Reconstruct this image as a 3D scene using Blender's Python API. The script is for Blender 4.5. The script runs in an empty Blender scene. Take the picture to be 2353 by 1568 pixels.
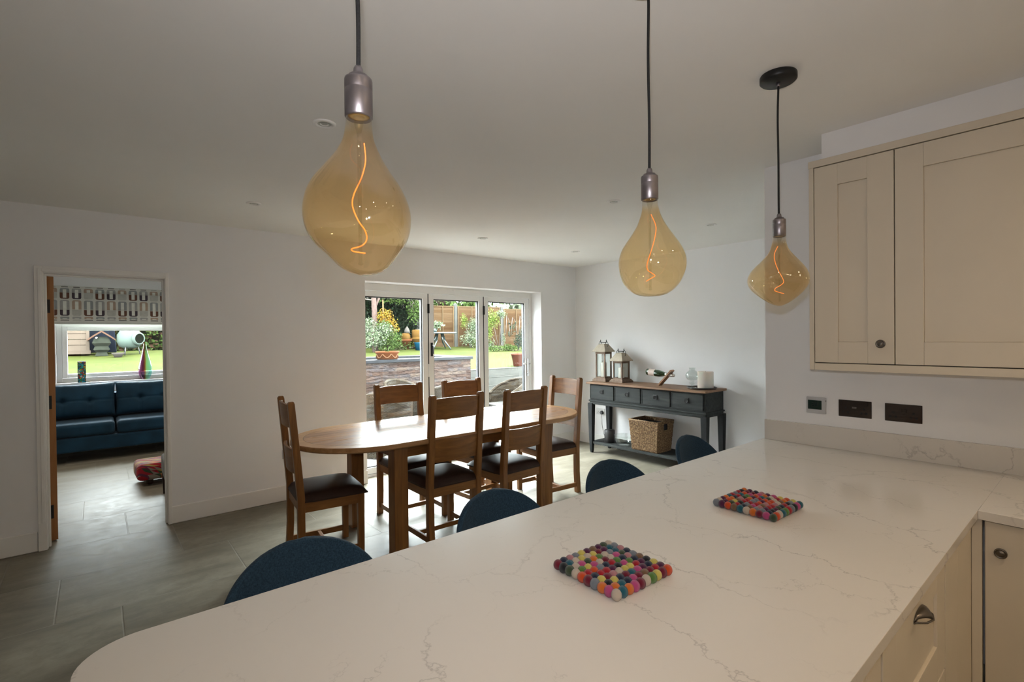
import bpy, math, random
from mathutils import Vector, Matrix

# ---------------------------------------------------------------- camera, world, light
S = bpy.context.scene
COL = S.collection
CAM = Vector((0.0, 0.0, 1.5))
YAW, PIT, ROL = [math.radians(a) for a in (50.242, -0.490, -0.615)]
fw = Vector((math.cos(YAW) * math.cos(PIT), math.sin(YAW) * math.cos(PIT), math.sin(PIT)))
rt0 = Vector((math.sin(YAW), -math.cos(YAW), 0.0))
up0 = rt0.cross(fw)
RT = rt0 * math.cos(ROL) + up0 * math.sin(ROL)
UP = up0 * math.cos(ROL) - rt0 * math.sin(ROL)
cd = bpy.data.cameras.new('camera')
cam = bpy.data.objects.new('camera', cd)
COL.objects.link(cam)
cam.matrix_world = Matrix(((RT.x, UP.x, -fw.x, CAM.x), (RT.y, UP.y, -fw.y, CAM.y), (RT.z, UP.z, -fw.z, CAM.z), (0, 0, 0, 1)))
cd.sensor_width = 36.0
cd.lens = 1146.9 / 2353.0 * 36.0
cd.clip_start = 0.05
cd.clip_end = 200
S.camera = cam

S.view_settings.view_transform = 'Standard'
S.view_settings.look = 'None'
S.view_settings.gamma = 1.0
S.view_settings.use_curve_mapping = False
S.view_settings.exposure = 0.0

W = bpy.data.worlds.new('overcast_sky')
S.world = W
W.use_nodes = True
wn = W.node_tree
bg = wn.nodes['Background']
tc = wn.nodes.new('ShaderNodeTexCoord')
sp = wn.nodes.new('ShaderNodeSeparateXYZ')
rp = wn.nodes.new('ShaderNodeValToRGB')
wn.links.new(tc.outputs['Generated'], sp.inputs[0])
wn.links.new(sp.outputs['Z'], rp.inputs[0])
wn.links.new(rp.outputs[0], bg.inputs[0])
rp.color_ramp.elements[0].position = 0.0
rp.color_ramp.elements[0].color = (0.80, 0.87, 0.92, 1)
rp.color_ramp.elements[1].position = 0.8
rp.color_ramp.elements[1].color = (0.93, 0.97, 1.0, 1)
bg.inputs[1].default_value = 64.0

def lamp(name, kind, loc, energy, color, size=0.05, rot=None, **kw):
    d = bpy.data.lights.new(name, kind)
    d.energy = energy
    d.color = color
    if kind == 'AREA':
        d.shape = kw.get('shape', 'DISK')
        d.size = size
        if 'size_y' in kw:
            d.size_y = kw['size_y']
        if 'spread' in kw:
            d.spread = kw['spread']
    else:
        d.shadow_soft_size = size
    o = bpy.data.objects.new(name, d)
    COL.objects.link(o)
    o.location = loc
    if rot:
        o.rotation_euler = rot
    return o

# the photographer's flash sits on top of the camera (its shadows are on the walls behind the bulbs)
fl = lamp('camera_flash', 'SPOT', CAM + UP * 0.10 - RT * 0.01, 54.0, (1.0, 0.98, 1.0), 0.02)
fl.data.spot_size = math.radians(140)
fl.data.spot_blend = 1.0
fl.rotation_euler = (fw + up0 * 0.24).to_track_quat('-Z', 'Y').to_euler()
# light portals in the glazed openings help the sky find its way in
for nm, loc, sx, sy, rz_ in (('portal_doors', (3.37, 5.24, 1.05), 2.46, 2.1, 0), ('portal_window', (0.25, 9.1, 1.35), 1.5, 0.9, 0)):
    p = lamp(nm, 'AREA', loc, 1.0, (1, 1, 1), sx, (math.radians(-90), 0, math.radians(rz_)), shape='RECTANGLE', size_y=sy)
    p.data.cycles.is_portal = True

# ---------------------------------------------------------------- helpers
def new_mat(name):
    m = bpy.data.materials.new(name)
    m.use_nodes = True
    nt = m.node_tree
    return m, nt, nt.nodes['Principled BSDF']

ALB = 1.0      # reflectance scale; the garden's surfaces are set darker further down

class G:
    """small node-graph writer"""
    def __init__(s, nt):
        s.nt = nt
    def n(s, t, **kw):
        nd = s.nt.nodes.new(t)
        for k, v in kw.items():
            setattr(nd, k, v)
        return nd
    def put(s, sock, v):
        if hasattr(v, 'is_output') or isinstance(v, bpy.types.NodeSocket):
            s.nt.links.new(v, sock)
        elif v is not None:
            sock.default_value = v
    def math(s, op, a, b=None, c=None):
        nd = s.n('ShaderNodeMath', operation=op)
        for i, v in enumerate((a, b, c)):
            if v is not None:
                s.put(nd.inputs[i], v)
        return nd.outputs[0]
    def coord(s, which='Object'):
        return s.n('ShaderNodeTexCoord').outputs[which]
    def mapping(s, v, scale=(1, 1, 1), loc=(0, 0, 0), rot=(0, 0, 0)):
        nd = s.n('ShaderNodeMapping')
        s.put(nd.inputs['Vector'], v)
        nd.inputs['Scale'].default_value = scale
        nd.inputs['Location'].default_value = loc
        nd.inputs['Rotation'].default_value = rot
        return nd.outputs[0]
    def noise(s, v, scale=5, detail=3, rough=0.5, dist=0.0, out='Fac'):
        nd = s.n('ShaderNodeTexNoise')
        s.put(nd.inputs['Vector'], v)
        nd.inputs['Scale'].default_value = scale
        nd.inputs['Detail'].default_value = detail
        nd.inputs['Roughness'].default_value = rough
        nd.inputs['Distortion'].default_value = dist
        return nd.outputs[out]
    def voronoi(s, v, scale=5, feature='F1', out='Distance'):
        nd = s.n('ShaderNodeTexVoronoi', feature=feature)
        s.put(nd.inputs['Vector'], v)
        nd.inputs['Scale'].default_value = scale
        return nd.outputs[out]
    def cramp(s, f, stops, interp='LINEAR'):
        return s.ramp(f, tuple((p, tuple(x * ALB for x in c)) for p, c in stops), interp)
    def ramp(s, f, stops, interp='LINEAR'):
        nd = s.n('ShaderNodeValToRGB')
        s.put(nd.inputs[0], f)
        cr = nd.color_ramp
        cr.interpolation = interp
        while len(cr.elements) < len(stops):
            cr.elements.new(0.5)
        for e, (p, c) in zip(cr.elements, stops):
            e.position = p
            e.color = (c[0], c[1], c[2], 1) if not isinstance(c, (int, float)) else (c, c, c, 1)
        return nd.outputs[0]
    def mix(s, f, a, b):
        nd = s.n('ShaderNodeMix', data_type='RGBA')
        s.put(nd.inputs[0], f)
        for sk, v in ((nd.inputs[6], a), (nd.inputs[7], b)):
            if isinstance(v, tuple):
                v = (v[0], v[1], v[2], 1)
            s.put(sk, v)
        return nd.outputs[2]
    def bump(s, h, strength=0.2, dist=0.01):
        nd = s.n('ShaderNodeBump')
        s.put(nd.inputs['Height'], h)
        nd.inputs['Strength'].default_value = strength
        nd.inputs['Distance'].default_value = dist
        return nd.outputs[0]
    def sep(s, v):
        nd = s.n('ShaderNodeSeparateXYZ')
        s.put(nd.inputs[0], v)
        return nd.outputs

def paint(name, c, rough=0.6, metal=0.0, var=0.06, scale=6.0, bump=0.0, bscale=60.0, spec=0.5, coat=0.0, sheen=0.0):
    """plain surface with a little procedural unevenness"""
    m, nt, b = new_mat(name)
    g = G(nt)
    c = tuple(x * ALB for x in c)
    v = g.coord()
    f = g.noise(v, scale, 4)
    lo = tuple(x * (1 - var) for x in c)
    hi = tuple(min(1, x * (1 + var)) for x in c)
    g.put(b.inputs['Base Color'], g.ramp(f, ((0.3, lo), (0.7, hi))))
    b.inputs['Roughness'].default_value = rough
    b.inputs['Metallic'].default_value = metal
    b.inputs['Specular IOR Level'].default_value = spec
    b.inputs['Coat Weight'].default_value = coat
    b.inputs['Coat Roughness'].default_value = 0.1
    b.inputs['Sheen Weight'].default_value = sheen
    if bump:
        g.put(b.inputs['Normal'], g.bump(g.noise(v, bscale, 3), bump, 0.003))
    return m

def wood(name, dark, light, axis='z', rough=0.35, scale=1.0, bump=0.12, coat=0.0, spec=0.3):
    m, nt, b = new_mat(name)
    g = G(nt)
    v = g.coord()
    sc = {'x': (1.2, 14, 14), 'y': (14, 1.2, 14), 'z': (14, 14, 1.2)}[axis]
    mv = g.mapping(v, tuple(q * scale for q in sc))
    f = g.noise(mv, 2.0, 6, 0.6, 0.6)
    f2 = g.noise(g.mapping(v, tuple(q * scale * 6 for q in sc)), 2.0, 3, 0.6)
    c = g.ramp(f, ((0.28, dark), (0.55, tuple((a + d) / 2 for a, d in zip(dark, light))), (0.75, light)))
    c = g.mix(g.math('MULTIPLY', f2, 0.35), c, dark)
    g.put(b.inputs['Base Color'], c)
    b.inputs['Roughness'].default_value = rough
    b.inputs['Specular IOR Level'].default_value = spec
    b.inputs['Coat Weight'].default_value = coat
    b.inputs['Coat Roughness'].default_value = 0.15
    g.put(b.inputs['Normal'], g.bump(f2, bump, 0.002))
    return m

def schlick(g, ior, boost=1.0, top=1.0):
    geo = g.n('ShaderNodeNewGeometry')
    dt = g.n('ShaderNodeVectorMath', operation='DOT_PRODUCT')
    g.put(dt.inputs[0], geo.outputs['Incoming']); g.put(dt.inputs[1], geo.outputs['Normal'])
    c = g.math('SUBTRACT', 1.0, g.math('MINIMUM', g.math('ABSOLUTE', dt.outputs['Value']), 1.0))
    f0 = ((ior - 1) / (ior + 1)) ** 2 * boost
    return g.math('MINIMUM', g.math('MULTIPLY_ADD', g.math('POWER', c, 5.0), (1 - f0) * min(1.0, boost), f0), top)

def clear_glass(name, tint=(1, 1, 1), ior=1.45, rough=0.0, boost=1.0, grad=None, haze=0.0, hazecol=(1, .8, .5)):
    """thin glass: light passes straight through, edges and faces reflect by Fresnel"""
    m = bpy.data.materials.new(name)
    m.use_nodes = True
    nt = m.node_tree
    nt.nodes.clear()
    g = G(nt)
    out = g.n('ShaderNodeOutputMaterial')
    tr = g.n('ShaderNodeBsdfTransparent')
    if grad is None:
        tr.inputs[0].default_value = (*tint, 1)
    else:
        z = g.sep(g.coord())[2]
        g.put(tr.inputs[0], g.ramp(g.math('MULTIPLY_ADD', z, grad[0], grad[1]), grad[2]))
    gl = g.n('ShaderNodeBsdfGlossy')
    gl.inputs['Roughness'].default_value = rough
    gl.inputs['Color'].default_value = (1, 1, 1, 1)
    f = schlick(g, ior, boost)
    mx = g.n('ShaderNodeMixShader')
    nt.links.new(f, mx.inputs[0])
    body = tr.outputs[0]
    if haze:
        df = g.n('ShaderNodeBsdfDiffuse'); df.inputs[0].default_value = (*hazecol, 1)
        hz = g.n('ShaderNodeMixShader'); hz.inputs[0].default_value = haze
        nt.links.new(tr.outputs[0], hz.inputs[1]); nt.links.new(df.outputs[0], hz.inputs[2])
        body = hz.outputs[0]
    nt.links.new(body, mx.inputs[1])
    nt.links.new(gl.outputs[0], mx.inputs[2])
    nt.links.new(mx.outputs[0], out.inputs[0])
    return m

def emit(name, c, s):
    m, nt, b = new_mat(name)
    g = G(nt)
    b.inputs['Base Color'].default_value = (*c, 1)
    f = g.noise(g.coord(), 3, 2)
    g.put(b.inputs['Emission Color'], g.ramp(f, ((0, tuple(x * 0.97 for x in c)), (1, c))))
    b.inputs['Emission Strength'].default_value = s
    return m

class MB:
    """mesh builder"""
    def __init__(s):
        s.v, s.f, s.m, s.sm = [], [], [], []
    def add(s, vs, fs, mi=0, smooth=False):
        o = len(s.v)
        s.v += [tuple(p) for p in vs]
        for f in fs:
            s.f.append(tuple(i + o for i in f))
            s.m.append(mi)
            s.sm.append(smooth)
        return s
    def box(s, x0, x1, y0, y1, z0, z1, mi=0):
        vs = [(x, y, z) for z in (z0, z1) for y in (y0, y1) for x in (x0, x1)]
        fs = [(0, 2, 3, 1), (4, 5, 7, 6), (0, 1, 5, 4), (2, 6, 7, 3), (0, 4, 6, 2), (1, 3, 7, 5)]
        return s.add(vs, fs, mi)
    def taper(s, c0, h0, c1, h1, mi=0):
        """box from centre c0 (half sizes h0) to centre c1 (half sizes h1)"""
        vs = []
        for c, h in ((c0, h0), (c1, h1)):
            for sy in (-1, 1):
                for sx in (-1, 1):
                    vs.append((c[0] + sx * h[0], c[1] + sy * h[1], c[2]))
        fs = [(0, 2, 3, 1), (4, 5, 7, 6), (0, 1, 5, 4), (2, 6, 7, 3), (0, 4, 6, 2), (1, 3, 7, 5)]
        return s.add(vs, fs, mi)
    def rings(s, rs, mi=0, smooth=True, cap0=True, cap1=True, closed=True):
        n = len(rs[0])
        vs = [p for r in rs for p in r]
        fs = []
        for k in range(len(rs) - 1):
            for i in range(n if closed else n - 1):
                j = (i + 1) % n
                fs.append((k * n + i, k * n + j, (k + 1) * n + j, (k + 1) * n + i))
        s.add(vs, fs, mi, smooth)
        o = len(s.v) - len(vs)
        if cap0:
            s.f.append(tuple(o + i for i in reversed(range(n)))); s.m.append(mi); s.sm.append(False)
        if cap1:
            b = o + (len(rs) - 1) * n
            s.f.append(tuple(b + i for i in range(n))); s.m.append(mi); s.sm.append(False)
        return s
    def lathe(s, prof, n=32, c=(0, 0, 0), mi=0, cap0=True, cap1=True, axis='z'):
        rs = []
        for r, z in prof:
            ring = []
            for i in range(n):
                a = 2 * math.pi * i / n
                p = (r * math.cos(a), r * math.sin(a), z)
                if axis == 'x':
                    p = (z, p[0], p[1])
                elif axis == 'y':
                    p = (p[1], z, p[0])
                ring.append((c[0] + p[0], c[1] + p[1], c[2] + p[2]))
            rs.append(ring)
        return s.rings(rs, mi, True, cap0, cap1)
    def tube(s, pts, r, n=10, mi=0):
        pts = [Vector(p) for p in pts]
        rs = []
        prev = None
        for i, p in enumerate(pts):
            t = (pts[min(i + 1, len(pts) - 1)] - pts[max(i - 1, 0)]).normalized()
            if prev is None:
                a = Vector((0, 0, 1)) if abs(t.z) < 0.9 else Vector((1, 0, 0))
                u = t.cross(a).normalized()
            else:
                u = (prev - t * prev.dot(t)).normalized()
            prev = u
            w = t.cross(u)
            rr = r[i] if isinstance(r, (list, tuple)) else r
            rs.append([tuple(p + (u * math.cos(2 * math.pi * k / n) + w * math.sin(2 * math.pi * k / n)) * rr) for k in range(n)])
        return s.rings(rs, mi)
    def prism(s, poly, a, b, axis='z', mi=0):
        def P(q, h):
            return {'z': (q[0], q[1], h), 'x': (h, q[0], q[1]), 'y': (q[0], h, q[1])}[axis]
        n = len(poly)
        vs = [P(q, a) for q in poly] + [P(q, b) for q in poly]
        fs = [tuple(reversed(range(n))), tuple(range(n, 2 * n))]
        for i in range(n):
            j = (i + 1) % n
            fs.append((i, j, n + j, n + i))
        return s.add(vs, fs, mi)
    def grid(s, P, nu, nv, mi=0, smooth=True):
        vs = [P(i / nu, j / nv) for j in range(nv + 1) for i in range(nu + 1)]
        fs = [(j * (nu + 1) + i, j * (nu + 1) + i + 1, (j + 1) * (nu + 1) + i + 1, (j + 1) * (nu + 1) + i) for j in range(nv) for i in range(nu)]
        return s.add(vs, fs, mi, smooth)
    def ball(s, c, r, nu=16, nv=10, mi=0, sc=(1, 1, 1)):
        prof = []
        rs = []
        for k in range(nv + 1):
            a = -math.pi / 2 + math.pi * k / nv
            rr = max(1e-4, r * math.cos(a))
            rs.append([(c[0] + rr * math.cos(2 * math.pi * i / nu) * sc[0], c[1] + rr * math.sin(2 * math.pi * i / nu) * sc[1], c[2] + r * math.sin(a) * sc[2]) for i in range(nu)])
        return s.rings(rs, mi)
    def mesh(s, name, mats):
        me = bpy.data.meshes.new(name)
        me.from_pydata(s.v, [], s.f)
        for m in (mats if isinstance(mats, (list, tuple)) else [mats]):
            me.materials.append(m)
        me.polygons.foreach_set('material_index', s.m)
        me.polygons.foreach_set('use_smooth', s.sm)
        me.update()
        import bmesh
        bm = bmesh.new()
        bm.from_mesh(me)
        bmesh.ops.recalc_face_normals(bm, faces=bm.faces)
        bm.to_mesh(me)
        bm.free()
        return me
    def build(s, name, mats, parent=None, loc=None, bevel=0.0, rot=None, seg=2):
        o = bpy.data.objects.new(name, s.mesh(name, mats))
        COL.objects.link(o)
        if parent:
            o.parent = parent
        if loc is not None:
            o.location = loc
        if rot is not None:
            o.rotation_euler = rot
        if bevel:
            md = o.modifiers.new('bevel', 'BEVEL')
            md.width = bevel
            md.segments = seg
            md.limit_method = 'ANGLE'
            md.angle_limit = math.radians(40)
        return o

def tag(o, label, cat, group=None, kind=None):
    if label: o['label'] = label
    if cat: o['category'] = cat
    if group: o['group'] = group
    if kind: o['kind'] = kind
    return o
def thing(name, label, cat, loc=(0, 0, 0), rz=0.0, group=None, kind=None):
    o = bpy.data.objects.new(name, None)
    o.empty_display_size = 0.1
    COL.objects.link(o)
    o.location = loc
    o.rotation_euler = (0, 0, rz)
    return tag(o, label, cat, group, kind)
def struct(name, mb, mats, bevel=0.0, label=None):
    o = mb.build(name, mats, bevel=bevel)
    o['kind'] = 'structure'
    if label: o['label'] = label
    return o
def copy_tree(o, parent=None):
    c = o.copy()
    COL.objects.link(c)
    if parent is not None:
        c.parent = parent
    for ch in [q for q in bpy.data.objects if q.parent == o]:
        copy_tree(ch, c)
    return c
def shade_all(o, angle=40):
    return o
# ---------------------------------------------------------------- materials
YW, XF, XK, ZC, ZW = 4.925, 5.29, 3.059, 2.483, 0.879
M = {}
M['wall'] = paint('wall_paint', (0.86, 0.855, 0.865), 0.85, var=0.012, scale=2, bump=0.03, bscale=220)
M['ceiling'] = paint('ceiling_paint', (0.87, 0.86, 0.84), 0.9, var=0.012, scale=2, bump=0.02, bscale=200)
M['trim'] = paint('trim_paint', (0.86, 0.85, 0.83), 0.4, var=0.02, scale=4)
M['upvc'] = paint('white_frame', (0.84, 0.84, 0.83), 0.35, var=0.02, scale=4)
M['cabinet'] = paint('cabinet_paint', (0.66, 0.585, 0.475), 0.45, var=0.025, scale=3, bump=0.02, bscale=120)
M['gap'] = paint('painted_gap_shade', (0.05, 0.04, 0.035), 0.9)
M['gun'] = paint('gunmetal', (0.26, 0.235, 0.25), 0.38, 0.9, var=0.08, scale=30, bump=0.03, bscale=400)
M['pewter'] = paint('dark_pewter', (0.16, 0.14, 0.12), 0.3, 0.9, var=0.2, scale=40)
M['blackm'] = paint('black_metal', (0.012, 0.012, 0.012), 0.45, 0.3, var=0.2, scale=20)
M['blackp'] = paint('black_plastic', (0.015, 0.015, 0.016), 0.5, var=0.15, scale=20)
M['cordm'] = paint('black_braid', (0.010, 0.010, 0.011), 0.8, var=0.5, scale=300, bump=0.4, bscale=600)
M['chrome'] = paint('brushed_steel', (0.60, 0.60, 0.60), 0.25, 1.0, var=0.05)
M['socket'] = paint('bronze_glass_plate', (0.034, 0.023, 0.017), 0.12, 0.2, var=0.1)
M['hole'] = paint('socket_hole', (0.003, 0.003, 0.003), 0.8)
M['whitep'] = paint('white_plastic', (0.66, 0.66, 0.66), 0.4, var=0.02)
M['pale'] = paint('pale_grey_plastic', (0.52, 0.52, 0.53), 0.4, var=0.02)
M['lcd'] = paint('lcd_screen', (0.012, 0.028, 0.020), 0.15, var=0.05)
M['lcdink'] = paint('lcd_digits', (0.004, 0.008, 0.006), 0.4)
M['oak'] = wood('oak_door_edge', (0.30, 0.13, 0.045), (0.46, 0.22, 0.09), 'z', 0.5)

# quartz worktop: pale ground with thin wandering grey veins
def quartz(name, base):
    m, nt, b = new_mat(name)
    g = G(nt)
    v = g.coord()
    wob = g.n('ShaderNodeTexNoise'); g.put(wob.inputs['Vector'], v)
    wob.inputs['Scale'].default_value = 2.2; wob.inputs['Detail'].default_value = 7; wob.inputs['Roughness'].default_value = 0.62
    add = g.n('ShaderNodeVectorMath', operation='MULTIPLY_ADD')
    g.put(add.inputs[0], wob.outputs['Color']); add.inputs[1].default_value = (0.55, 0.55, 0.0); g.put(add.inputs[2], v)
    mv = g.mapping(add.outputs[0], (1.0, 0.62, 0.4), (0.3, 0.1, 0), (0, 0, 0.5))
    e = g.voronoi(mv, 2.6, 'DISTANCE_TO_EDGE')
    e2 = g.voronoi(g.mapping(add.outputs[0], (0.8, 1.3, 0.5), (5.2, 1, 0), (0, 0, -0.4)), 3.4, 'DISTANCE_TO_EDGE')
    mask = g.ramp(g.noise(g.mapping(v, (1, 1, 1), (3, 7, 0)), 2.6, 3), ((0.40, 0.0), (0.60, 1.0)))
    mask2 = g.ramp(g.noise(g.mapping(v, (1, 1, 1), (9, 2, 0)), 3.4, 3), ((0.45, 0.0), (0.62, 1.0)))
    l1 = g.math('MULTIPLY', g.ramp(e, ((0.0, 1.0), (0.004, 0.45), (0.010, 0.0))), mask)
    l2 = g.math('MULTIPLY', g.ramp(e2, ((0.0, 0.7), (0.003, 0.3), (0.007, 0.0))), mask2)
    vein = g.math('MULTIPLY', g.math('MAXIMUM', l1, l2), 0.50)
    haze = g.ramp(g.noise(v, 1.5, 4), ((0.3, tuple(x * 0.97 for x in base)), (0.7, base)))
    g.put(b.inputs['Base Color'], g.mix(vein, haze, (0.25, 0.225, 0.21)))
    b.inputs['Roughness'].default_value = 0.16
    b.inputs['Specular IOR Level'].default_value = 0.45
    return m
M['quartz'] = quartz('veined_white_quartz', (0.70, 0.655, 0.60))

def tiles():
    """600 x 900 stone tiles laid in a third bond"""
    m, nt, b = new_mat('stone_floor_tiles')
    g = G(nt)
    v = g.coord('Object')
    x, y, _ = g.sep(v)
    L, H = 0.93, 0.643
    yy = g.math('DIVIDE', g.math('SUBTRACT', y, 3.585), H)
    row = g.math('FLOOR', yy)
    xx = g.math('DIVIDE', g.math('ADD', g.math('SUBTRACT', x, 0.735), g.math('MULTIPLY', row, 0.2825)), L)
    col = g.math('FLOOR', xx)
    fx = g.math('MULTIPLY', g.math('MINIMUM', g.math('FRACT', xx), g.math('SUBTRACT', 1.0, g.math('FRACT', xx))), L)
    fy = g.math('MULTIPLY', g.math('MINIMUM', g.math('FRACT', yy), g.math('SUBTRACT', 1.0, g.math('FRACT', yy))), H)
    d = g.math('MINIMUM', fx, fy)
    groove = g.ramp(g.math('MULTIPLY', d, 100.0), ((0.0, 1.0), (0.22, 1.0), (0.5, 0.0)))
    wn_ = g.n('ShaderNodeTexWhiteNoise', noise_dimensions='2D')
    cmb = g.n('ShaderNodeCombineXYZ'); g.put(cmb.inputs[0], col); g.put(cmb.inputs[1], row)
    g.put(wn_.inputs['Vector'], cmb.outputs[0])
    off = g.n('ShaderNodeVectorMath', operation='MULTIPLY_ADD')
    g.put(off.inputs[0], wn_.outputs['Color']); off.inputs[1].default_value = (9, 9, 9); g.put(off.inputs[2], v)
    n1 = g.noise(g.mapping(off.outputs[0], (0.7, 2.2, 1)), 2.2, 7, 0.62, 0.4)
    n2 = g.noise(off.outputs[0], 14, 5, 0.7)
    c = g.ramp(n1, ((0.28, (0.145, 0.127, 0.093)), (0.5, (0.225, 0.202, 0.155)), (0.72, (0.31, 0.28, 0.218))))
    c = g.mix(g.math('MULTIPLY', g.ramp(n2, ((0.38, 1.0), (0.56, 0.0))), 0.38), c, (0.13, 0.112, 0.085))
    tone = g.math('MULTIPLY', wn_.outputs['Value'], 0.16)
    c = g.mix(tone, c, (0.19, 0.175, 0.14))
    c = g.mix(g.math('MULTIPLY', groove, 0.6), c, (0.26, 0.24, 0.20))
    g.put(b.inputs['Base Color'], c)
    g.put(b.inputs['Roughness'], g.ramp(n2, ((0.3, 0.42), (0.7, 0.54))))
    b.inputs['Specular IOR Level'].default_value = 0.22
    hgt = g.math('SUBTRACT', g.math('MULTIPLY', n2, 0.12), groove)
    g.put(b.inputs['Normal'], g.bump(hgt, 0.4, 0.003))
    return m
M['tiles'] = tiles()

# ---------------------------------------------------------------- room shell
f = MB(); f.box(-3.2, XF + .1, -2.7, YW + .2, -0.1, 0.0); f.box(-2.4, 2.0, YW + .2, 9.2, -0.1, 0.0)
struct('floor', f, M['tiles'], label='pale stone tiled floor running through both rooms')
c = MB(); c.box(-3.2, XF + .1, -2.7, YW + .35, ZC, ZC + .12); c.box(-2.4, 2.0, YW + .35, 9.3, ZC, ZC + .12)
struct('ceiling', c, M['ceiling'], label='flat off-white ceiling')
DX0, DX1, DZ = -0.288, 0.427, 1.995           # doorway to the living room
BX0, BX1, BZ = 2.133, 4.614, 2.097            # opening of the folding doors
w = MB()
w.box(-3.2, DX0 - .02, YW, YW + .135, 0, ZC)
w.box(DX0 - .02, DX1 + .02, YW, YW + .135, DZ + .02, ZC)
w.box(DX1 + .02, 1.8, YW, YW + .135, 0, ZC)
w.box(1.8, BX0, YW, YW + .345, -.1, ZC)
w.box(BX0, BX1, YW, YW + .345, BZ, ZC)
w.box(BX1, XF + .25, YW, YW + .345, -.1, ZC)
struct('wall_left', w, M['wall'], label='long pale wall with the doorway and the glazed doors')
w = MB(); w.box(XF, XF + .2, 1.319, YW, 0, ZC); struct('wall_far', w, M['wall'], label='pale wall behind the console table')
w = MB(); w.box(XK, XF + .2, -2.7, 1.319, 0, ZC); struct('wall_right', w, M['wall'], label='kitchen wall carrying cupboard and sockets')
w = MB(); w.box(-3.4, -3.2, -2.7, YW, 0, ZC); struct('wall_end', w, M['wall'])
w = MB(); w.box(-3.2, XK, -2.9, -2.7, 0, ZC); struct('wall_back', w, M['wall'])
w = MB(); w.box(2.765, XK, -2.7, 0.917, 2.352, ZC); struct('trim_1', w, M['wall'], label='boxed soffit above the wall cupboard')
# living room shell
WX0, WX1, WZ0, WZ1 = -0.42, 0.93, 0.94, 2.20
w = MB(); w.box(-2.6, -2.4, YW + .135, 9.3, 0, ZC); struct('wall_living_left', w, M['wall'])
w = MB(); w.box(1.8, 2.0, YW + .345, 9.3, -.1, ZC); struct('wall_living_right', w, M['wall'])
w = MB()
w.box(-2.4, WX0, 9.0, 9.3, -.1, ZC); w.box(WX1, 1.8, 9.0, 9.3, -.1, ZC)
w.box(WX0, WX1, 9.0, 9.3, -.1, WZ0); w.box(WX0, WX1, 9.0, 9.3, WZ1, ZC)
struct('wall_living_far', w, M['wall'])
# skirting boards
def skirting(name, x0, x1, y0, y1):
    b = MB(); b.box(x0, x1, y0, y1, 0, 0.142)
    struct(name, b, M['trim'], bevel=0.006)
skirting('baseboard_left', -3.2, DX0 - .055, YW - .016, YW)
skirting('baseboard_middle', DX1 + .018, BX0 - .0, YW - .016, YW)
skirting('baseboard_right', BX1, XF - .016, YW - .016, YW)
skirting('baseboard_far', XF - .016, XF, 1.34, YW - .016)
skirting('baseboard_living', 0.0 - 2.4, 1.8, 8.984, 9.0)

# doorway: lining, architrave and the oak leaf folded back into the living room
d1 = thing('door_1', 'white framed doorway with its oak door opened into the living room', 'door', (DX0, YW, 0), kind='structure')
b = MB()
w_ = DX1 - DX0
b.box(-.022, 0, -.002, .137, 0, DZ + .022); b.box(w_, w_ + .022, -.002, .137, 0, DZ + .022); b.box(0, w_, -.002, .137, DZ, DZ + .022)
b.box(0, .012, .04, .07, 0, DZ - .012); b.box(w_ - .012, w_, .04, .07, 0, DZ - .012); b.box(0, w_, .04, .07, DZ - .012, DZ)
b.build('door_lining', M['trim'], d1, bevel=.002)
b = MB()
aw = .052
b.box(-aw, -.004, -.018, 0, 0, DZ + aw); b.box(w_ + .004, w_ + aw * .55, -.018, 0, 0, DZ + aw); b.box(-.004, w_ + .004, -.018, 0, DZ + .004, DZ + aw)
b.box(-aw + .020, -.012, -.024, -.018, .2, DZ + aw - .020); b.box(-.012, w_ + .012, -.024, -.018, DZ + .012, DZ + aw - .020)
b.box(-aw, -.004, -.026, -.018, 0, .20)
b.build('architrave', M['trim'], d1, bevel=.003)
leaf = MB().box(0, .044, 0, .76, .008, DZ - .006).build('door_leaf', M['oak'], d1, loc=(.002, .150, 0), rot=(0, 0, math.radians(13)), bevel=.002)
for z in (.225, 1.045, 1.765):
    MB().box(-.003, .021, -.004, .002, z - .05, z + .05).build('hinge', M['blackm'], leaf)
hb = MB(); hb.tube([(.05, .70, 1.0), (.095, .70, 1.0), (.095, .60, 1.0)], .009); hb.lathe([(.026, .044), (.026, .052)], 20, (0, .70, 1.0), axis='x')
hb.build('door_handle', M['chrome'], leaf)

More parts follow.
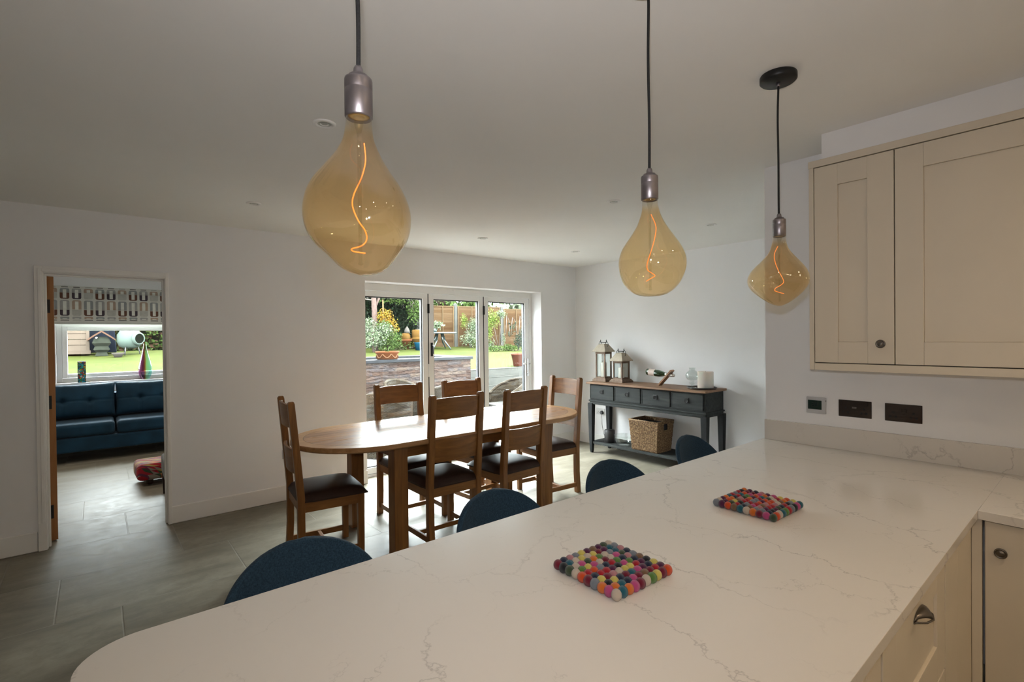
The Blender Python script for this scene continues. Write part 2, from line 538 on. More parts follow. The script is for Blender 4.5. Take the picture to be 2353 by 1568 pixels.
# folding garden doors
M['gasket'] = paint('black_gasket', (0.018, 0.018, 0.02), 0.6)
M['pane'] = clear_glass('door_glass', (0.96, 0.985, 0.97), 1.45)
d2 = thing('door_2', 'white three-panel folding glazed door to the garden', 'door', (BX0, 0, 0), kind='structure')
FY = 5.120
b = MB()
bw = BX1 - BX0
b.box(0.0, .045, FY, FY + .085, 0, BZ); b.box(bw - .045, bw, FY, FY + .085, 0, BZ); b.box(.045, bw - .045, FY, FY + .085, 2.02, BZ); b.box(.045, bw - .045, FY, FY + .085, -.005, .028)
b.box(1.20, 1.58, FY - .008, FY, 2.062, 2.085)
b.build('door_frame', M['upvc'], d2, bevel=.003)
gaps = [.045, 2.990 - BX0, 3.795 - BX0, bw - .045]
for k in range(3):
    x0, x1 = gaps[k] + .006, gaps[k + 1] - .006
    st = .068
    bx0, bx1 = x0 + (.030 if k == 0 else st), x1 - st
    p = MB()
    Y0, Y1 = FY + .004, FY + .072
    p.box(x0, bx0, Y0, Y1, .032, 2.014); p.box(bx1, x1, Y0, Y1, .032, 2.014)
    p.box(bx0, bx1, Y0, Y1, 1.955, 2.014); p.box(bx0, bx1, Y0, Y1, .032, .098)
    pan = p.build('door_panel', M['upvc'], d2, bevel=.002)
    gk = MB(); gg = .011; ya, yb = FY + .020, FY + .060
    gk.box(bx0, bx0 + gg, ya, yb, .098, 1.955); gk.box(bx1 - gg, bx1, ya, yb, .098, 1.955)
    gk.box(bx0, bx1, ya, yb, 1.955 - gg, 1.955); gk.box(bx0, bx1, ya, yb, .098, .098 + gg)
    gk.build('gasket', M['gasket'], pan)
    MB().box(bx0 + .004, bx1 - .004, FY + .036, FY + .042, .102, 1.951).build('glass_pane', M['pane'], pan)
    if k < 2:
        s_ = MB(); s_.box(x1 + .001, x1 + .011, FY + .003, FY + .05, .032, 2.014); s_.build('seal_strip', M['gasket'], pan)
        for z in (.38, 1.84):
            MB().box(x1 - .006, x1 + .018, FY - .008, FY + .004, z - .055, z + .055).build('hinge', M['blackm'], pan)
    if k == 1:
        h = MB(); h.box(x0 + .022, x0 + .044, FY - .010, FY + .004, 1.28, 1.44); h.tube([(x0 + .033, FY - .012, 1.41), (x0 + .033, FY - .03, 1.40), (x0 + .033, FY - .032, 1.31)], .008)
        h.build('handle', M['blackm'], pan)
        MB().box(x0 - .012, x0 + .012, FY - .012, FY + .004, 1.04, 1.19).build('magnet_catch', M['upvc'], pan)
    if k == 2:
        h = MB(); h.box(x1 - .045, x1 - .017, FY - .008, FY + .004, .96, 1.20); h.tube([(x1 - .031, FY - .008, 1.13), (x1 - .031, FY - .05, 1.13), (x1 - .15, FY - .052, 1.135)], .009); h.lathe([(.011, -.02), (.011, .006)], 14, (x1 - .031, FY, 1.0), axis='y')
        h.build('handle', M['chrome'], pan)

# living room window
w1 = thing('window_1', 'white framed window above the sofa in the living room', 'window', (0, 9.0, 0), kind='structure')
b = MB()
def ringbox(b, x0, x1, z0, z1, t, y0, y1, mi=0):
    b.box(x0, x0 + t, y0, y1, z0, z1, mi); b.box(x1 - t, x1, y0, y1, z0, z1, mi); b.box(x0 + t, x1 - t, y0, y1, z1 - t, z1, mi); b.box(x0 + t, x1 - t, y0, y1, z0, z0 + t, mi)
ringbox(b, WX0, WX1, WZ0, WZ1, .058, .10, .17)
b.box(WX0 + .058, WX1 - .058, .10, .17, 1.70, 1.76)
b.build('window_frame', M['upvc'], w1, bevel=.004)
b = MB(); ringbox(b, WX0 + .06, WX1 - .06, WZ0 + .062, 1.70, .052, .085, .16); b.build('window_sash', M['upvc'], w1, bevel=.004)
MB().box(WX0 + .11, WX1 - .11, .125, .131, WZ0 + .11, 1.655).build('glass_pane', M['pane'], w1)
b = MB(); ringbox(b, WX0 + .06, WX1 - .06, 1.76, WZ1 - .06, .04, .10, .16); b.build('window_sash', M['upvc'], w1, bevel=.004)
MB().box(WX0 + .1, WX1 - .1, .125, .131, 1.80, WZ1 - .1).build('glass_pane', M['pane'], w1)
MB().box(WX0 - .04, WX1 + .04, -.035, .10, WZ0 - .03, WZ0).build('window_sill', M['trim'], w1, bevel=.006)

# ---------------------------------------------------------------- downlights
M['ledwarm'] = emit('warm_led', (1.0, 0.78, 0.52), 280.0)
M['lensoff'] = paint('frosted_lens', (0.42, 0.44, 0.40), 0.3)
def downlight(x, y, label, group=None, lit=False):
    t = thing('ceiling_downlight', label, 'ceiling light', (x, y, ZC), group=group)
    b = MB(); b.lathe([(.030, -.002), (.031, -.006), (.046, -.007), (.050, -.004), (.050, .0)], 32, cap0=False, cap1=False)
    b.build('bezel', M['trim'], t)
    MB().lathe([(.030, -.0035), (.018, -.0015)], 24).build('lens', M['ledwarm'] if lit else M['lensoff'], t)
    if not lit:
        MB().lathe([(.019, -.0055), (.013, -.003)], 20, cap0=False).build('reflector', M['trim'], t)
    return t
G1 = 'round white recessed downlights'
for x, y, l in ((0.812, 2.297, 'unlit white recessed downlight in ceiling, left of the largest amber bulb'),
                (0.885, 3.96, 'unlit white downlight near the long wall, above the doorway side'),
                (2.96, 3.995, 'unlit white downlight in front of the glazed doors'),
                (2.92, 2.33, 'unlit white downlight just left of the middle pendant cord'),
                (4.284, 3.98, 'unlit white downlight nearest the far ceiling corner'),
                (4.231, 2.293, 'unlit white downlight between the two smaller pendants')):
    downlight(x, y, l, G1)
k_ = 0
KL = []
for y in (-0.45, -1.35, -2.25):
    for x in (-1.2, 0.0, 1.1, 2.15):
        KL.append((x, y))
for x, y in KL:
    downlight(x, y, 'lit warm kitchen downlight behind the camera', 'lit kitchen downlights', True)
    L = lamp('kitchen_spot', 'SPOT', (x, y, ZC - .03), (6.0, 4.0, 3.0)[round((-y - .45) / .9)], (1.0, 0.70, 0.40), 0.035)
    L.data.spot_size = math.radians(125)
    L.data.spot_blend = 0.9

for x, y in ((-1.0, 6.3), (.9, 6.3), (-1.0, 7.8), (.9, 7.8)):  # out-of-view fittings and spots added to brighten the living room
    downlight(x, y, 'added unseen downlight in the living room ceiling', 'added living room downlights', False)
    L = lamp('living_fill_spot', 'SPOT', (x, y, ZC - .03), 22.0, (1.0, 0.88, 0.72), 0.04)
    L.data.spot_size = math.radians(160)
    L.data.spot_blend = 0.8

# ---------------------------------------------------------------- worktops and kitchen units
wt = MB()
poly = []
R_ = .112
x0, x1, y0, y1 = -.046, XK, .298, 1.331
for k in range(13):
    a = math.pi / 2 + (math.pi / 2) * k / 12
    poly.append((x0 + R_ + R_ * math.cos(a), y1 - R_ + R_ * math.sin(a)))
for k in range(13):
    a = math.pi + (math.pi / 2) * k / 12
    poly.append((x0 + .06 + .06 * math.cos(a), y0 + .06 + .06 * math.sin(a)))
poly += [(x1, y0), (x1, y1)]
wt.prism(poly, ZW - .030, ZW)
tag(wt.build('worktop', M['quartz'], bevel=.0012), 'veined white quartz peninsula worktop with a rounded corner', 'worktop')
w2 = MB(); w2.box(2.342, XK, -2.4, .2976, ZW - .030, ZW)
tag(w2.build('worktop', M['quartz'], bevel=.0008), 'short quartz worktop along the kitchen wall at bottom right corner', 'worktop')
us = MB(); us.box(XK - .020, XK, -2.4, 1.319, ZW, .995)
tag(us.build('upstand', M['quartz'], bevel=.0015), 'veined quartz upstand along the kitchen wall', 'upstand')

def shaker(b, x0, x1, z0, z1, y, fr=.1, t=.02, sgn=-1, dep=.008):
    """framed door front in the xz plane; front face at y, body behind it"""
    yf, yb = y, y - sgn * t
    yp = y - sgn * dep
    lo, hi = min(yf, yb), max(yf, yb)
    b.box(x0, x0 + fr, lo, hi, z0, z1); b.box(x1 - fr, x1, lo, hi, z0, z1)
    b.box(x0 + fr, x1 - fr, lo, hi, z1 - fr * .85, z1); b.box(x0 + fr, x1 - fr, lo, hi, z0, z0 + fr)
    b.box(x0 + fr, x1 - fr, min(yp, yb), max(yp, yb), z0 + fr, z1 - fr * .85)
def cup_handle(parent, loc, rot):
    b = MB()
    n = 16
    rs = []
    for k in range(9):
        a = math.pi / 2 * k / 8
        ring = []
        for i in range(n + 1):
            t = math.pi * i / n
            ring.append((.052 * math.cos(t) * (math.cos(a) * .9 + .1), -.028 * math.sin(a) * math.sin(t) - .001, .020 * math.cos(a) * math.sin(t) + 0.0))
        rs.append(ring)
    b.rings(rs, 0, True, False, False, closed=False)
    b.box(-.054, .054, -.003, 0, -.004, .0)
    b.tube([(-.052, -.002, -.001), (-.03, -.022, -.001), (0, -.029, -.001), (.03, -.022, -.001), (.052, -.002, -.001)], .0025, 8)
    o = b.build('cup_handle', M['pewter'], parent, loc=loc, rot=rot)
    md = o.modifiers.new('thick', 'SOLIDIFY'); md.thickness = .002
    return o
def knob(parent, loc, rot, r=.017):
    b = MB()
    b.lathe([(.006, 0), (.005, .010), (.010, .014), (r, .018), (r, .022), (r * .82, .025), (r * .78, .0235), (r * .55, .0235), (r * .5, .0265), (r * .2, .027)], 28)
    return b.build('knob', M['pewter'], parent, loc=loc, rot=rot)

# peninsula units (their doors face the camera side)
pu = thing('base_cabinet', 'cream framed drawer unit under the peninsula worktop with a dark cup handle', 'kitchen cabinet', (1.30, .318, 0))
MB().box(0, .63, .022, .70, .12, .848).build('carcass', M['cabinet'], pu)
MB().box(0, .63, .06, .08, 0, .12).build('plinth', M['cabinet'], pu)
b = MB(); shaker(b, .003, .627, .503, .845, 0); dr = b.build('drawer', M['cabinet'], pu, bevel=.0015)
cup_handle(dr, (.313, -.001, .775), (0, 0, 0))
b = MB(); shaker(b, .003, .627, .128, .497, 0); dr = b.build('drawer', M['cabinet'], pu, bevel=.0015)
cup_handle(dr, (.313, -.001, .43), (0, 0, 0))
pu2 = thing('base_cabinet', 'cream framed unit left of the drawer unit under the peninsula', 'kitchen cabinet', (.12, .318, 0))
MB().box(0, 1.17, .022, .70, .12, .848).build('carcass', M['cabinet'], pu2)
MB().box(0, 1.17, .06, .08, 0, .12).build('plinth', M['cabinet'], pu2)
for k in range(2):
    b = MB(); shaker(b, .003 + k * .585, .582 + k * .585, .128, .845, 0); dd = b.build('door', M['cabinet'], pu2, bevel=.0015)
    knob(dd, (.54 if k == 0 else .63, -.001, .78), (math.radians(90), 0, 0))
cp = MB(); cp.box(1.938, 2.118, .318, .34, .12, .848); cp.box(2.1185, 2.3815, .318, .34, .12, .848); cp.box(1.95, 2.38, .34, 1.02, .12, .848)
tag(cp.build('corner_panel', M['cabinet'], bevel=.0015), 'plain cream filler panel in the corner under the worktops', 'filler panel')
bp = MB(); bp.box(.10, 3.0, 1.03, 1.05, 0, .848)
tag(bp.build('back_panel', M['cabinet']), 'cream back panel of the peninsula behind the bar stools', 'panel')
# right-hand run
ru = thing('base_cabinet', 'cream unit at bottom right corner with a small round knob', 'kitchen cabinet', (2.362, .286, 0))
MB().box(.022, .69, -.60, .0, .12, .848).build('carcass', M['cabinet'], ru)
MB().box(.06, .08, -.60, .0, 0, .12).build('plinth', M['cabinet'], ru)
dd = MB()
dd.box(0, .020, -.100, -.004, .13, .842); dd.box(0, .020, -.596, -.50, .13, .842); dd.box(0, .020, -.50, -.10, .757, .842); dd.box(0, .020, -.50, -.10, .13, .23); dd.box(.008, .020, -.50, -.10, .23, .757)
dd = dd.build('door', M['cabinet'], ru, bevel=.0015)
knob(dd, (-.001, -.045, .748), (0, math.radians(-90), 0))
fl_ = MB(); fl_.box(2.362, 2.382, .290, .317, .12, .848)
tag(fl_.build('filler_strip', M['cabinet'], bevel=.001), 'narrow cream strip beside the dark door gap', 'filler panel')

# wall cupboard
wc = thing('wall_cabinet', 'cream wall cupboard with framed doors on the kitchen wall', 'kitchen cabinet', (2.735, .965, 0))
b = MB(); b.box(.022, XK - 2.735, -1.60, -.02, 1.33, 2.34); b.build('carcass', M['cabinet'], wc)
b = MB(); b.box(-.001, XK - 2.735, -.021, 0, 1.32, 2.345); b.build('end_panel', M['cabinet'], wc, bevel=.0015)
b = MB(); b.box(-.004, .05, -1.60, .002, 2.318, 2.352); b.build('cornice', M['cabinet'], wc, bevel=.002)
b = MB(); b.box(-.001, .03, -1.60, -.022, 1.320, 1.354); b.box(.03, XK - 2.735, -1.60, -.022, 1.320, 1.332); b.build('pelmet', M['cabinet'], wc, bevel=.0015)
b = MB(); b.box(.0205, .0225, -1.60, -.021, 1.352, 2.318); b.build('painted_gap_shade', M['gap'], wc)  # dark sheet behind the doors; shade of the gaps put into its colour
def side_door(ya, yb, knob_y):
    b = MB(); fr = .1; z0, z1 = 1.358, 2.314
    b.box(-.001, .02, yb, yb + fr, z0, z1); b.box(-.001, .02, ya - fr, ya, z0, z1); b.box(-.001, .02, yb + fr, ya - fr, z1 - fr, z1); b.box(-.001, .02, yb + fr, ya - fr, z0, z0 + fr)
    b.box(.009, .02, yb + fr, ya - fr, z0 + fr, z1 - fr)
    o = b.build('door', M['cabinet'], wc, bevel=.0018)
    knob(o, (-.002, knob_y, 1.45), (0, math.radians(-90), 0), .019)
side_door(-.0245, -.344, -.298)
side_door(-.348, -.948, -.90)
side_door(-.952, -1.596, -1.00)

# thermostat and sockets on the kitchen wall
ts = thing('thermostat', 'white wall thermostat with a dark screen, left of two dark sockets', 'thermostat', (XK, 1.047, 1.103))
MB().box(-.012, 0, -.050, .048, -.045, .045).build('housing', M['pale'], ts, bevel=.003)
MB().box(-.0135, -.012, -.030, .038, -.022, .028).build('screen', M['lcd'], ts)
b = MB()
def seg7(b, y, z, h, on, x):
    w, t = h * .5, h * .10
    sg = {'a': (y - w, y, z + h - t, z + h), 'd': (y - w, y, z, z + t), 'g': (y - w, y, z + h / 2 - t / 2, z + h / 2 + t / 2),
          'f': (y - t, y, z + h / 2, z + h), 'e': (y - t, y, z, z + h / 2), 'b': (y - w, y - w + t, z + h / 2, z + h), 'c': (y - w, y - w + t, z, z + h / 2)}
    for q in on:
        a0, a1, c0, c1 = sg[q]
        b.box(x - .0006, x, a0, a1, c0, c1)
seg7(b, .020, -.009, .024, 'abged', -.0135); seg7(b, .004, -.009, .024, 'abcdef', -.0135)
b.build('digits', M['lcdink'], ts)
MB().box(-.014, -.010, -.052, -.050, .024, .032).build('side_button', M['blackp'], ts)
M['badge'] = paint('pale_badge', (0.25, 0.24, 0.22), 0.5)
def double_socket(loc, label, usb):
    t = thing('double_socket', label, 'wall socket', loc, group='dark double sockets on the kitchen wall')
    MB().box(-.005, 0, -.0745, .0745, -.044, .044).build('plate', M['socket'], t, bevel=.002)
    for s in (1, -1):
        b = MB(); cy = s * .041
        for (dy, dz, a, c_) in ((0, .006 - .004, .0055, .006), (.011, -.020, .006, .0045), (-.011, -.020, .006, .0045)):
            b.lathe([(a, -.0006), (a, -.0002)], 14, (-.005, cy + dy, dz), axis='x')
        b.build('pin_holes', M['hole'], t)
    for q in ((.062, .024), (-.052, .030)) if usb else ((.010, .012), (-.008, .012)):
        MB().box(-.0085, -.005, q[0] - .006, q[0] + .006, q[1] - .009, q[1] + .009).build('switch', M['socket'], t, bevel=.001)
    if usb:
        b = MB(); b.box(-.0055, -.005, -.008, .012, .0075, .0095); b.box(-.0055, -.005, -.008, .012, .003, .005); b.build('usb_port', M['badge'], t)
double_socket((XK, .864, 1.101), 'dark bronze double socket with USB ports, beside the thermostat', True)
double_socket((XK, .659, 1.101), 'dark bronze double socket with central switches, furthest from the thermostat', False)
# ---------------------------------------------------------------- pendants
M['amber'] = clear_glass('amber_lustre_glass', ior=1.75, rough=.05, boost=1.0, haze=.02, hazecol=(1.0, .72, .36), grad=(7.0, 1.45, ((0.0, (0.935, 0.80, 0.575)), (0.72, (0.935, 0.80, 0.575)), (0.86, (0.97, 0.95, 0.90)), (1.0, (0.98, 0.97, 0.95)))))
M['stem'] = clear_glass('clear_stem_glass', (0.93, 0.92, 0.88), 1.5)
M['filament'] = emit('glowing_filament', (1.0, 0.28, 0.06), 1.0)
M['brass'] = paint('brass_cap', (0.65, 0.42, 0.12), 0.3, 0.9, var=0.15, scale=40)
PZ = 1.943
prof1 = [(280, -26, 29), (330, -30, 35)]
def cr(tab, c, k):
    return [((y - tab[0][0]) * k, (c - l) * k, (r - c) * k) for y, l, r in tab]
B1 = cr([(460, 400, 565), (520, 398, 568), (600, 385, 575), (650, 368, 590), (700, 340, 612), (750, 305, 637), (800, 265, 668), (850, 225, 701), (900, 186, 737), (950, 158, 767), (1000, 139, 791), (1050, 128, 808), (1100, 124, 817), (1150, 128, 817), (1200, 140, 810), (1250, 164, 793), (1300, 203, 765), (1350, 262, 727), (1400, 312, 688), (1435, 352, 655), (1465, 410, 610), (1482, 470, 540)], 483, .000252)
B2 = cr([(415, 383, 517), (480, 382, 522), (540, 375, 535), (600, 355, 560), (650, 335, 588), (700, 305, 622), (750, 270, 658), (800, 233, 694), (850, 200, 725), (900, 180, 748), (950, 169, 760), (1000, 170, 759), (1050, 178, 748), (1100, 193, 727), (1150, 218, 697), (1200, 265, 648), (1235, 322, 590), (1252, 390, 520)], 448, .000304)
B3 = cr([(735, 1550, 1660), (790, 1548, 1660), (850, 1532, 1676), (900, 1505, 1710), (950, 1460, 1752), (1000, 1405, 1793), (1050, 1362, 1826), (1100, 1341, 1842), (1150, 1346, 1838), (1200, 1376, 1810), (1250, 1432, 1762), (1290, 1487, 1712), (1320, 1540, 1662), (1336, 1585, 1622)], 1605, .000423)
def pendant(x, y, prof, dimple, label, drop, phase, sway=0.0):
    t = thing('pendant_light', label, 'pendant light', (x, y, PZ), group='amber bulb pendants over the peninsula')
    MB().lathe([(.0, ZC - PZ), (.062, ZC - PZ), (.064, ZC - PZ - .004), (.064, ZC - PZ - .022), (.058, ZC - PZ - .028), (0.001, ZC - PZ - .029)], 40, cap0=False).build('ceiling_rose', M['blackm'], t)
    MB().lathe([(.007, ZC - PZ - .028), (.007, ZC - PZ - .040), (.005, ZC - PZ - .044)], 16).build('cord_grip', M['gun'], t)
    n = 24
    pts = []
    for k in range(n + 1):
        q = k / n
        z = (ZC - PZ - .04) * (1 - q) + .012 * q
        pts.append((sway * math.sin(q * math.pi) + .0015 * math.sin(q * 9 + phase), .0012 * math.cos(q * 8 + phase), z))
    MB().tube(pts, .0036, 12).build('cord', M['cordm'], t)
    MB().lathe([(.0055, .014), (.0075, .010), (.0085, .002), (.012, -.001), (.016, -.002), (.018, -.007), (.0222, -.008), (.0228, -.011), (.0228, -.026), (.0225, -.0268), (.0228, -.0275), (.0228, -.071), (.0205, -.0735), (.018, -.070)], 40).build('lamp_holder', M['gun'], t)
    b = MB(); b.lathe([(.0175, -.060), (.0175, -.0705), (.013, -.0712)], 24); b.build('bulb_cap', M['brass'], t)
    rv = Vector((x, y, 0)).normalized()
    ang = math.atan2(-rv.x, rv.y)            # direction that lies to the right as seen from the kitchen
    rvx = Vector((rv.y, -rv.x))
    a0 = math.atan2(rvx.y, rvx.x)
    N = 48
    rings = []
    # smooth the profile with Catmull-Rom
    P = prof
    ev = []
    for i in range(len(P) - 1):
        p0, p1, p2, p3 = P[max(i - 1, 0)], P[i], P[i + 1], P[min(i + 2, len(P) - 1)]
        for s in range(3):
            u = s / 3
            ev.append(tuple(.5 * (2 * b_ + (c_ - a_) * u + (2 * a_ - 5 * b_ + 4 * c_ - d_) * u * u + (3 * b_ - a_ - 3 * c_ + d_) * u ** 3) for a_, b_, c_, d_ in zip(p0, p1, p2, p3)))
    ev.append(P[-1])
    H = ev[-1][0]
    for z, l, r in ev:
        ring = []
        zz = -.066 - z * ((.336 - .066) / H)
        q = z / H
        amp = max(0.0, math.sin(math.pi * min(1, max(0, (q - .25) / .75)))) ** 1.0
        for i in range(N):
            th = 2 * math.pi * i / N
            cth = math.cos(th)
            base = (l + r) / 2 + (r - l) / 2 * cth
            side = math.sin(th) ** 2
            base *= 1 + dimple * amp * side * math.cos(3 * th + phase + q * 4)
            ring.append((base * math.cos(th + a0), base * math.sin(th + a0), zz))
        rings.append(ring)
    rings.append([(.001 * math.cos(2 * math.pi * i / N), .001 * math.sin(2 * math.pi * i / N), -.3365) for i in range(N)])
    bulb = MB().rings(rings, 0, True, False, True).build('glass_bulb', M['amber'], t)
    b = MB(); b.lathe([(.0105, -.072), (.007, -.085), (.0035, -.10), (.0032, -.315), (.0045, -.318), (.001, -.320)], 16); b.build('glass_stem', M['stem'], bulb)
    FP = {0: [(-.112, .008), (-.14, .010), (-.17, .003), (-.20, -.009), (-.222, -.012), (-.245, -.004), (-.262, .008), (-.275, .010), (-.285, .002), (-.292, -.014), (-.298, -.010), (-.301, .010)],
          1: [(-.110, .003), (-.135, .013), (-.155, .016), (-.185, .011), (-.215, .002), (-.245, -.008), (-.262, -.007), (-.272, .004), (-.281, .012), (-.290, -.002), (-.296, -.012)],
          2: [(-.110, -.005), (-.14, -.017), (-.17, -.014), (-.20, -.004), (-.225, .008), (-.245, .014), (-.258, .004), (-.268, -.012), (-.278, -.016), (-.286, .002), (-.290, .016)]}[drop]
    fil = []
    for i in range(len(FP) - 1):
        p0, p1_, p2_, p3_ = FP[max(i - 1, 0)], FP[i], FP[i + 1], FP[min(i + 2, len(FP) - 1)]
        for s in range(6):
            u = s / 6
            z, w = (.5 * (2 * b_ + (c_ - a_) * u + (2 * a_ - 5 * b_ + 4 * c_ - d_) * u * u + (3 * b_ - a_ - 3 * c_ + d_) * u ** 3) for a_, b_, c_, d_ in zip(p0, p1_, p2_, p3_))
            d = .010 * math.sin(len(fil) * .16 + phase)
            fil.append((w * rvx.x + d * rv.x, w * rvx.y + d * rv.y, z))
    MB().tube(fil, .0012, 8).build('filament', M['filament'], bulb)
    return t
pendant(.344, .81, B1, .10, 'largest-looking pendant with amber glass bulb, nearest the camera on the left', 0, 0.4)
pendant(1.170, .81, B2, .08, 'middle pendant with round-bottomed amber glass bulb', 1, 2.1)
pendant(2.003, .81, B3, .10, 'pendant with squat amber bulb and visible black ceiling rose, before the wall cupboard', 2, 4.0, -.006)

# ---------------------------------------------------------------- felt ball trivets
PAL = {'m': (.20, .004, .025), 'k': (.010, .012, .016), 'g': (.055, .085, .040), 'w': (.72, .60, .48), 'o': (.80, .09, .012), 's': (.24, .27, .31),
       'a': (.85, .20, .02), 'p': (.62, .08, .26), 't': (.012, .13, .18), 'l': (.12, .26, .05), 'y': (.80, .66, .14), 'r': (.48, .006, .018), 'b': (.24, .13, .065), 'n': (.012, .022, .055), 'q': (.58, .25, .27), 'u': (.10, .008, .06)}
FM = {k: paint('felt_' + n, tuple(q * .62 for q in PAL[k]), 0.95, var=0.12, scale=60, bump=0.5, bscale=700, spec=0.15, sheen=0.3) for k, n in
      dict(m='maroon', k='black', g='moss', w='cream', o='vermilion', s='slate', a='orange', p='pink', t='teal', l='green', y='yellow', r='red', b='brown', n='navy', q='rose', u='plum').items()}
ballme = MB().ball((0, 0, 0), .5, 18, 12).mesh('felt_ball', FM['m'])
def trivet(cx, cy, rz, size, front, right, label, seed):
    t = thing('felt_ball_trivet', label, 'trivet', (cx, cy, ZW), rz, 'felt ball trivets on the worktop')
    rnd = random.Random(seed)
    n = 10
    s = size / n
    keys = list(PAL)
    for i in range(n):
        for j in range(n):
            k = rnd.choice(keys)
            if i == 0: k = front[j]
            if j == n - 1: k = right[i]
            o = bpy.data.objects.new('felt_ball', ballme)
            COL.objects.link(o)
            o.parent = t
            o.material_slots[0].link = 'OBJECT'
            o.material_slots[0].material = FM[k]
            d = s * rnd.uniform(1.08, 1.18)
            o.scale = (d, d, .0275 * rnd.uniform(.96, 1.04))
            # i runs away from the camera edge (front row), j along it
            o.location = (-size / 2 + (i + .5) * s + rnd.uniform(-.0008, .0008), size / 2 - (j + .5) * s + rnd.uniform(-.0008, .0008), .0138)
    return t
trivet(1.030, .838, math.radians(-2), .222, 'mkgwomsapw', 'wtapmwlymo', 'square multicoloured felt ball trivet, the nearer of two on the worktop', 3)
trivet(1.812, .812, math.radians(-2), .222, 'suobtwampg', 'gowtlrskpt', 'square multicoloured felt ball trivet, the farther of two, near the kitchen wall', 8)

# ---------------------------------------------------------------- dining table
OD, OL = (0.135, 0.052, 0.013), (0.32, 0.142, 0.038)
M['oak_z'] = wood('oak_upright', OD, OL, 'z', 0.38)
M['oak_x'] = wood('oak_lengthwise', OD, OL, 'x', 0.38)
M['oak_y'] = wood('oak_crosswise', OD, OL, 'y', 0.38)
M['leather'] = paint('brown_leather', (0.030, 0.014, 0.009), 0.5, spec=.22, var=0.25, scale=12, bump=0.15, bscale=150)
def table_top_mat():
    m, nt, b = new_mat('oak_planked_top')
    g = G(nt)
    v = g.coord()
    x, y, z = g.sep(v)
    ax = g.math('ABSOLUTE', x)
    # cross bands at the two leaf joints
    j = g.math('ABSOLUTE', g.math('SUBTRACT', ax, .34))
    band = g.math('LESS_THAN', j, .055)
    gl = g.noise(g.mapping(v, (1.0, 13, 13)), 2.2, 6, .62, .5)
    gc = g.noise(g.mapping(v, (13, 1.0, 13)), 2.2, 6, .62, .5)
    n = g.mix(band, gl, gc)
    nd = g.n('ShaderNodeSeparateColor'); g.put(nd.inputs[0], n)
    plank = g.n('ShaderNodeTexWhiteNoise', noise_dimensions='1D'); g.put(plank.inputs['W'], g.math('FLOOR', g.math('DIVIDE', y, .131)))
    f = g.math('ADD', nd.outputs[0], g.math('MULTIPLY_ADD', plank.outputs['Value'], .16, -.08))
    c = g.ramp(f, ((.32, (.15, .060, .020)), (.5, (.31, .145, .055)), (.68, (.48, .26, .11))))
    py = g.math('FRACT', g.math('DIVIDE', y, .131))
    seam = g.math('MULTIPLY', g.math('LESS_THAN', g.math('MULTIPLY', py, .131), .0025), g.math('SUBTRACT', 1.0, band))
    js = g.math('MAXIMUM', g.math('LESS_THAN', g.math('ABSOLUTE', g.math('SUBTRACT', j, .055)), .0015), g.math('LESS_THAN', j, .0015))
    sm = g.math('MAXIMUM', seam, js)
    c = g.mix(g.math('MULTIPLY', sm, .8), c, (.05, .02, .008))
    g.put(b.inputs['Base Color'], c)
    g.put(b.inputs['Roughness'], g.ramp(nd.outputs[0], ((.3, .38), (.7, .24))))
    b.inputs['Specular IOR Level'].default_value = .4
    b.inputs['Coat Weight'].default_value = .08
    b.inputs['Coat Roughness'].default_value = .14
    g.put(b.inputs['Normal'], g.bump(g.math('SUBTRACT', g.math('MULTIPLY', nd.outputs[0], .35), sm), .5, .003))
    return m
M['top'] = table_top_mat()
M['rim'] = wood('oak_rim', (.26, .125, .045), (.50, .29, .13), 'x', .33, coat=.05)
M['inlay'] = paint('dark_inlay_line', (.035, .015, .006), .6)
TC = (2.279, 3.51)
tb = thing('dining_table', 'long oval-ended oak dining table in front of the glazed doors', 'dining table', (TC[0], TC[1], 0))
def stadium(hl, r, n=28, ex=1.0):
    P = []
    for s, c in ((1, hl - r * ex), (-1, -(hl - r * ex))):
        for k in range(n + 1):
            a = -math.pi / 2 + math.pi * k / n
            if s < 0:
                a += math.pi
            P.append((c + r * ex * math.cos(a), r * math.sin(a)))
    return P
out_, inn = stadium(1.279, .49, ex=1.05), stadium(1.195, .40, ex=1.05)
b = MB(); b.prism(inn, .762, .800); b.build('tabletop', M['top'], tb)
b = MB()
n = len(out_)
for zz, flip in ((.8, 0), (.762, 1)):
    pass
rs = [[(p[0], p[1], .762) for p in inn], [(p[0] * 1.0, p[1], .762) for p in [(q[0] * .992, q[1] * .985) for q in out_]], [(p[0], p[1], .770) for p in out_], [(p[0], p[1], .794) for p in out_], [(p[0] * .9975, p[1] * .9935, .800) for p in out_], [(p[0], p[1], .800) for p in inn]]
b.rings(rs, 0, False, False, False)
b.build('rim', M['rim'], tb)
b = MB(); b.rings([[(p[0] * q, p[1] * (1 + (q - 1) * 3), .8004) for p in inn] for q in (.9985, 1.0012)], 0, False, False, False); b.build('inlay_line', M['inlay'], tb)
LX0, LX1, LY0, LY1 = 1.53 - TC[0], 2.91 - TC[0], 3.09 - TC[1], 3.83 - TC[1]
b = MB()
for yy in (LY0 + .03, LY1 + .045):
    b.box(LX0 + .1, LX1, yy, yy + .025, .675, .762)
for xx in (LX0 + .03, LX1 + .045):
    b.box(xx, xx + .025, LY0 + .1, LY1, .675, .762)
b.build('apron', M['oak_x'], tb, bevel=.002)
b = MB(); b.box(LX0 - .2, LX1 + .3, -.16, -.12, .70, .76); b.box(LX0 - .2, LX1 + .3, .12, .16, .70, .76)
b.build('extension_rail', M['oak_x'], tb, bevel=.002)
for lx in (LX0, LX1):
    for ly in (LY0, LY1):
        MB().box(0, .1, 0, .1, 0, .762).build('leg', M['oak_z'], tb, loc=(lx, ly, 0), bevel=.004)

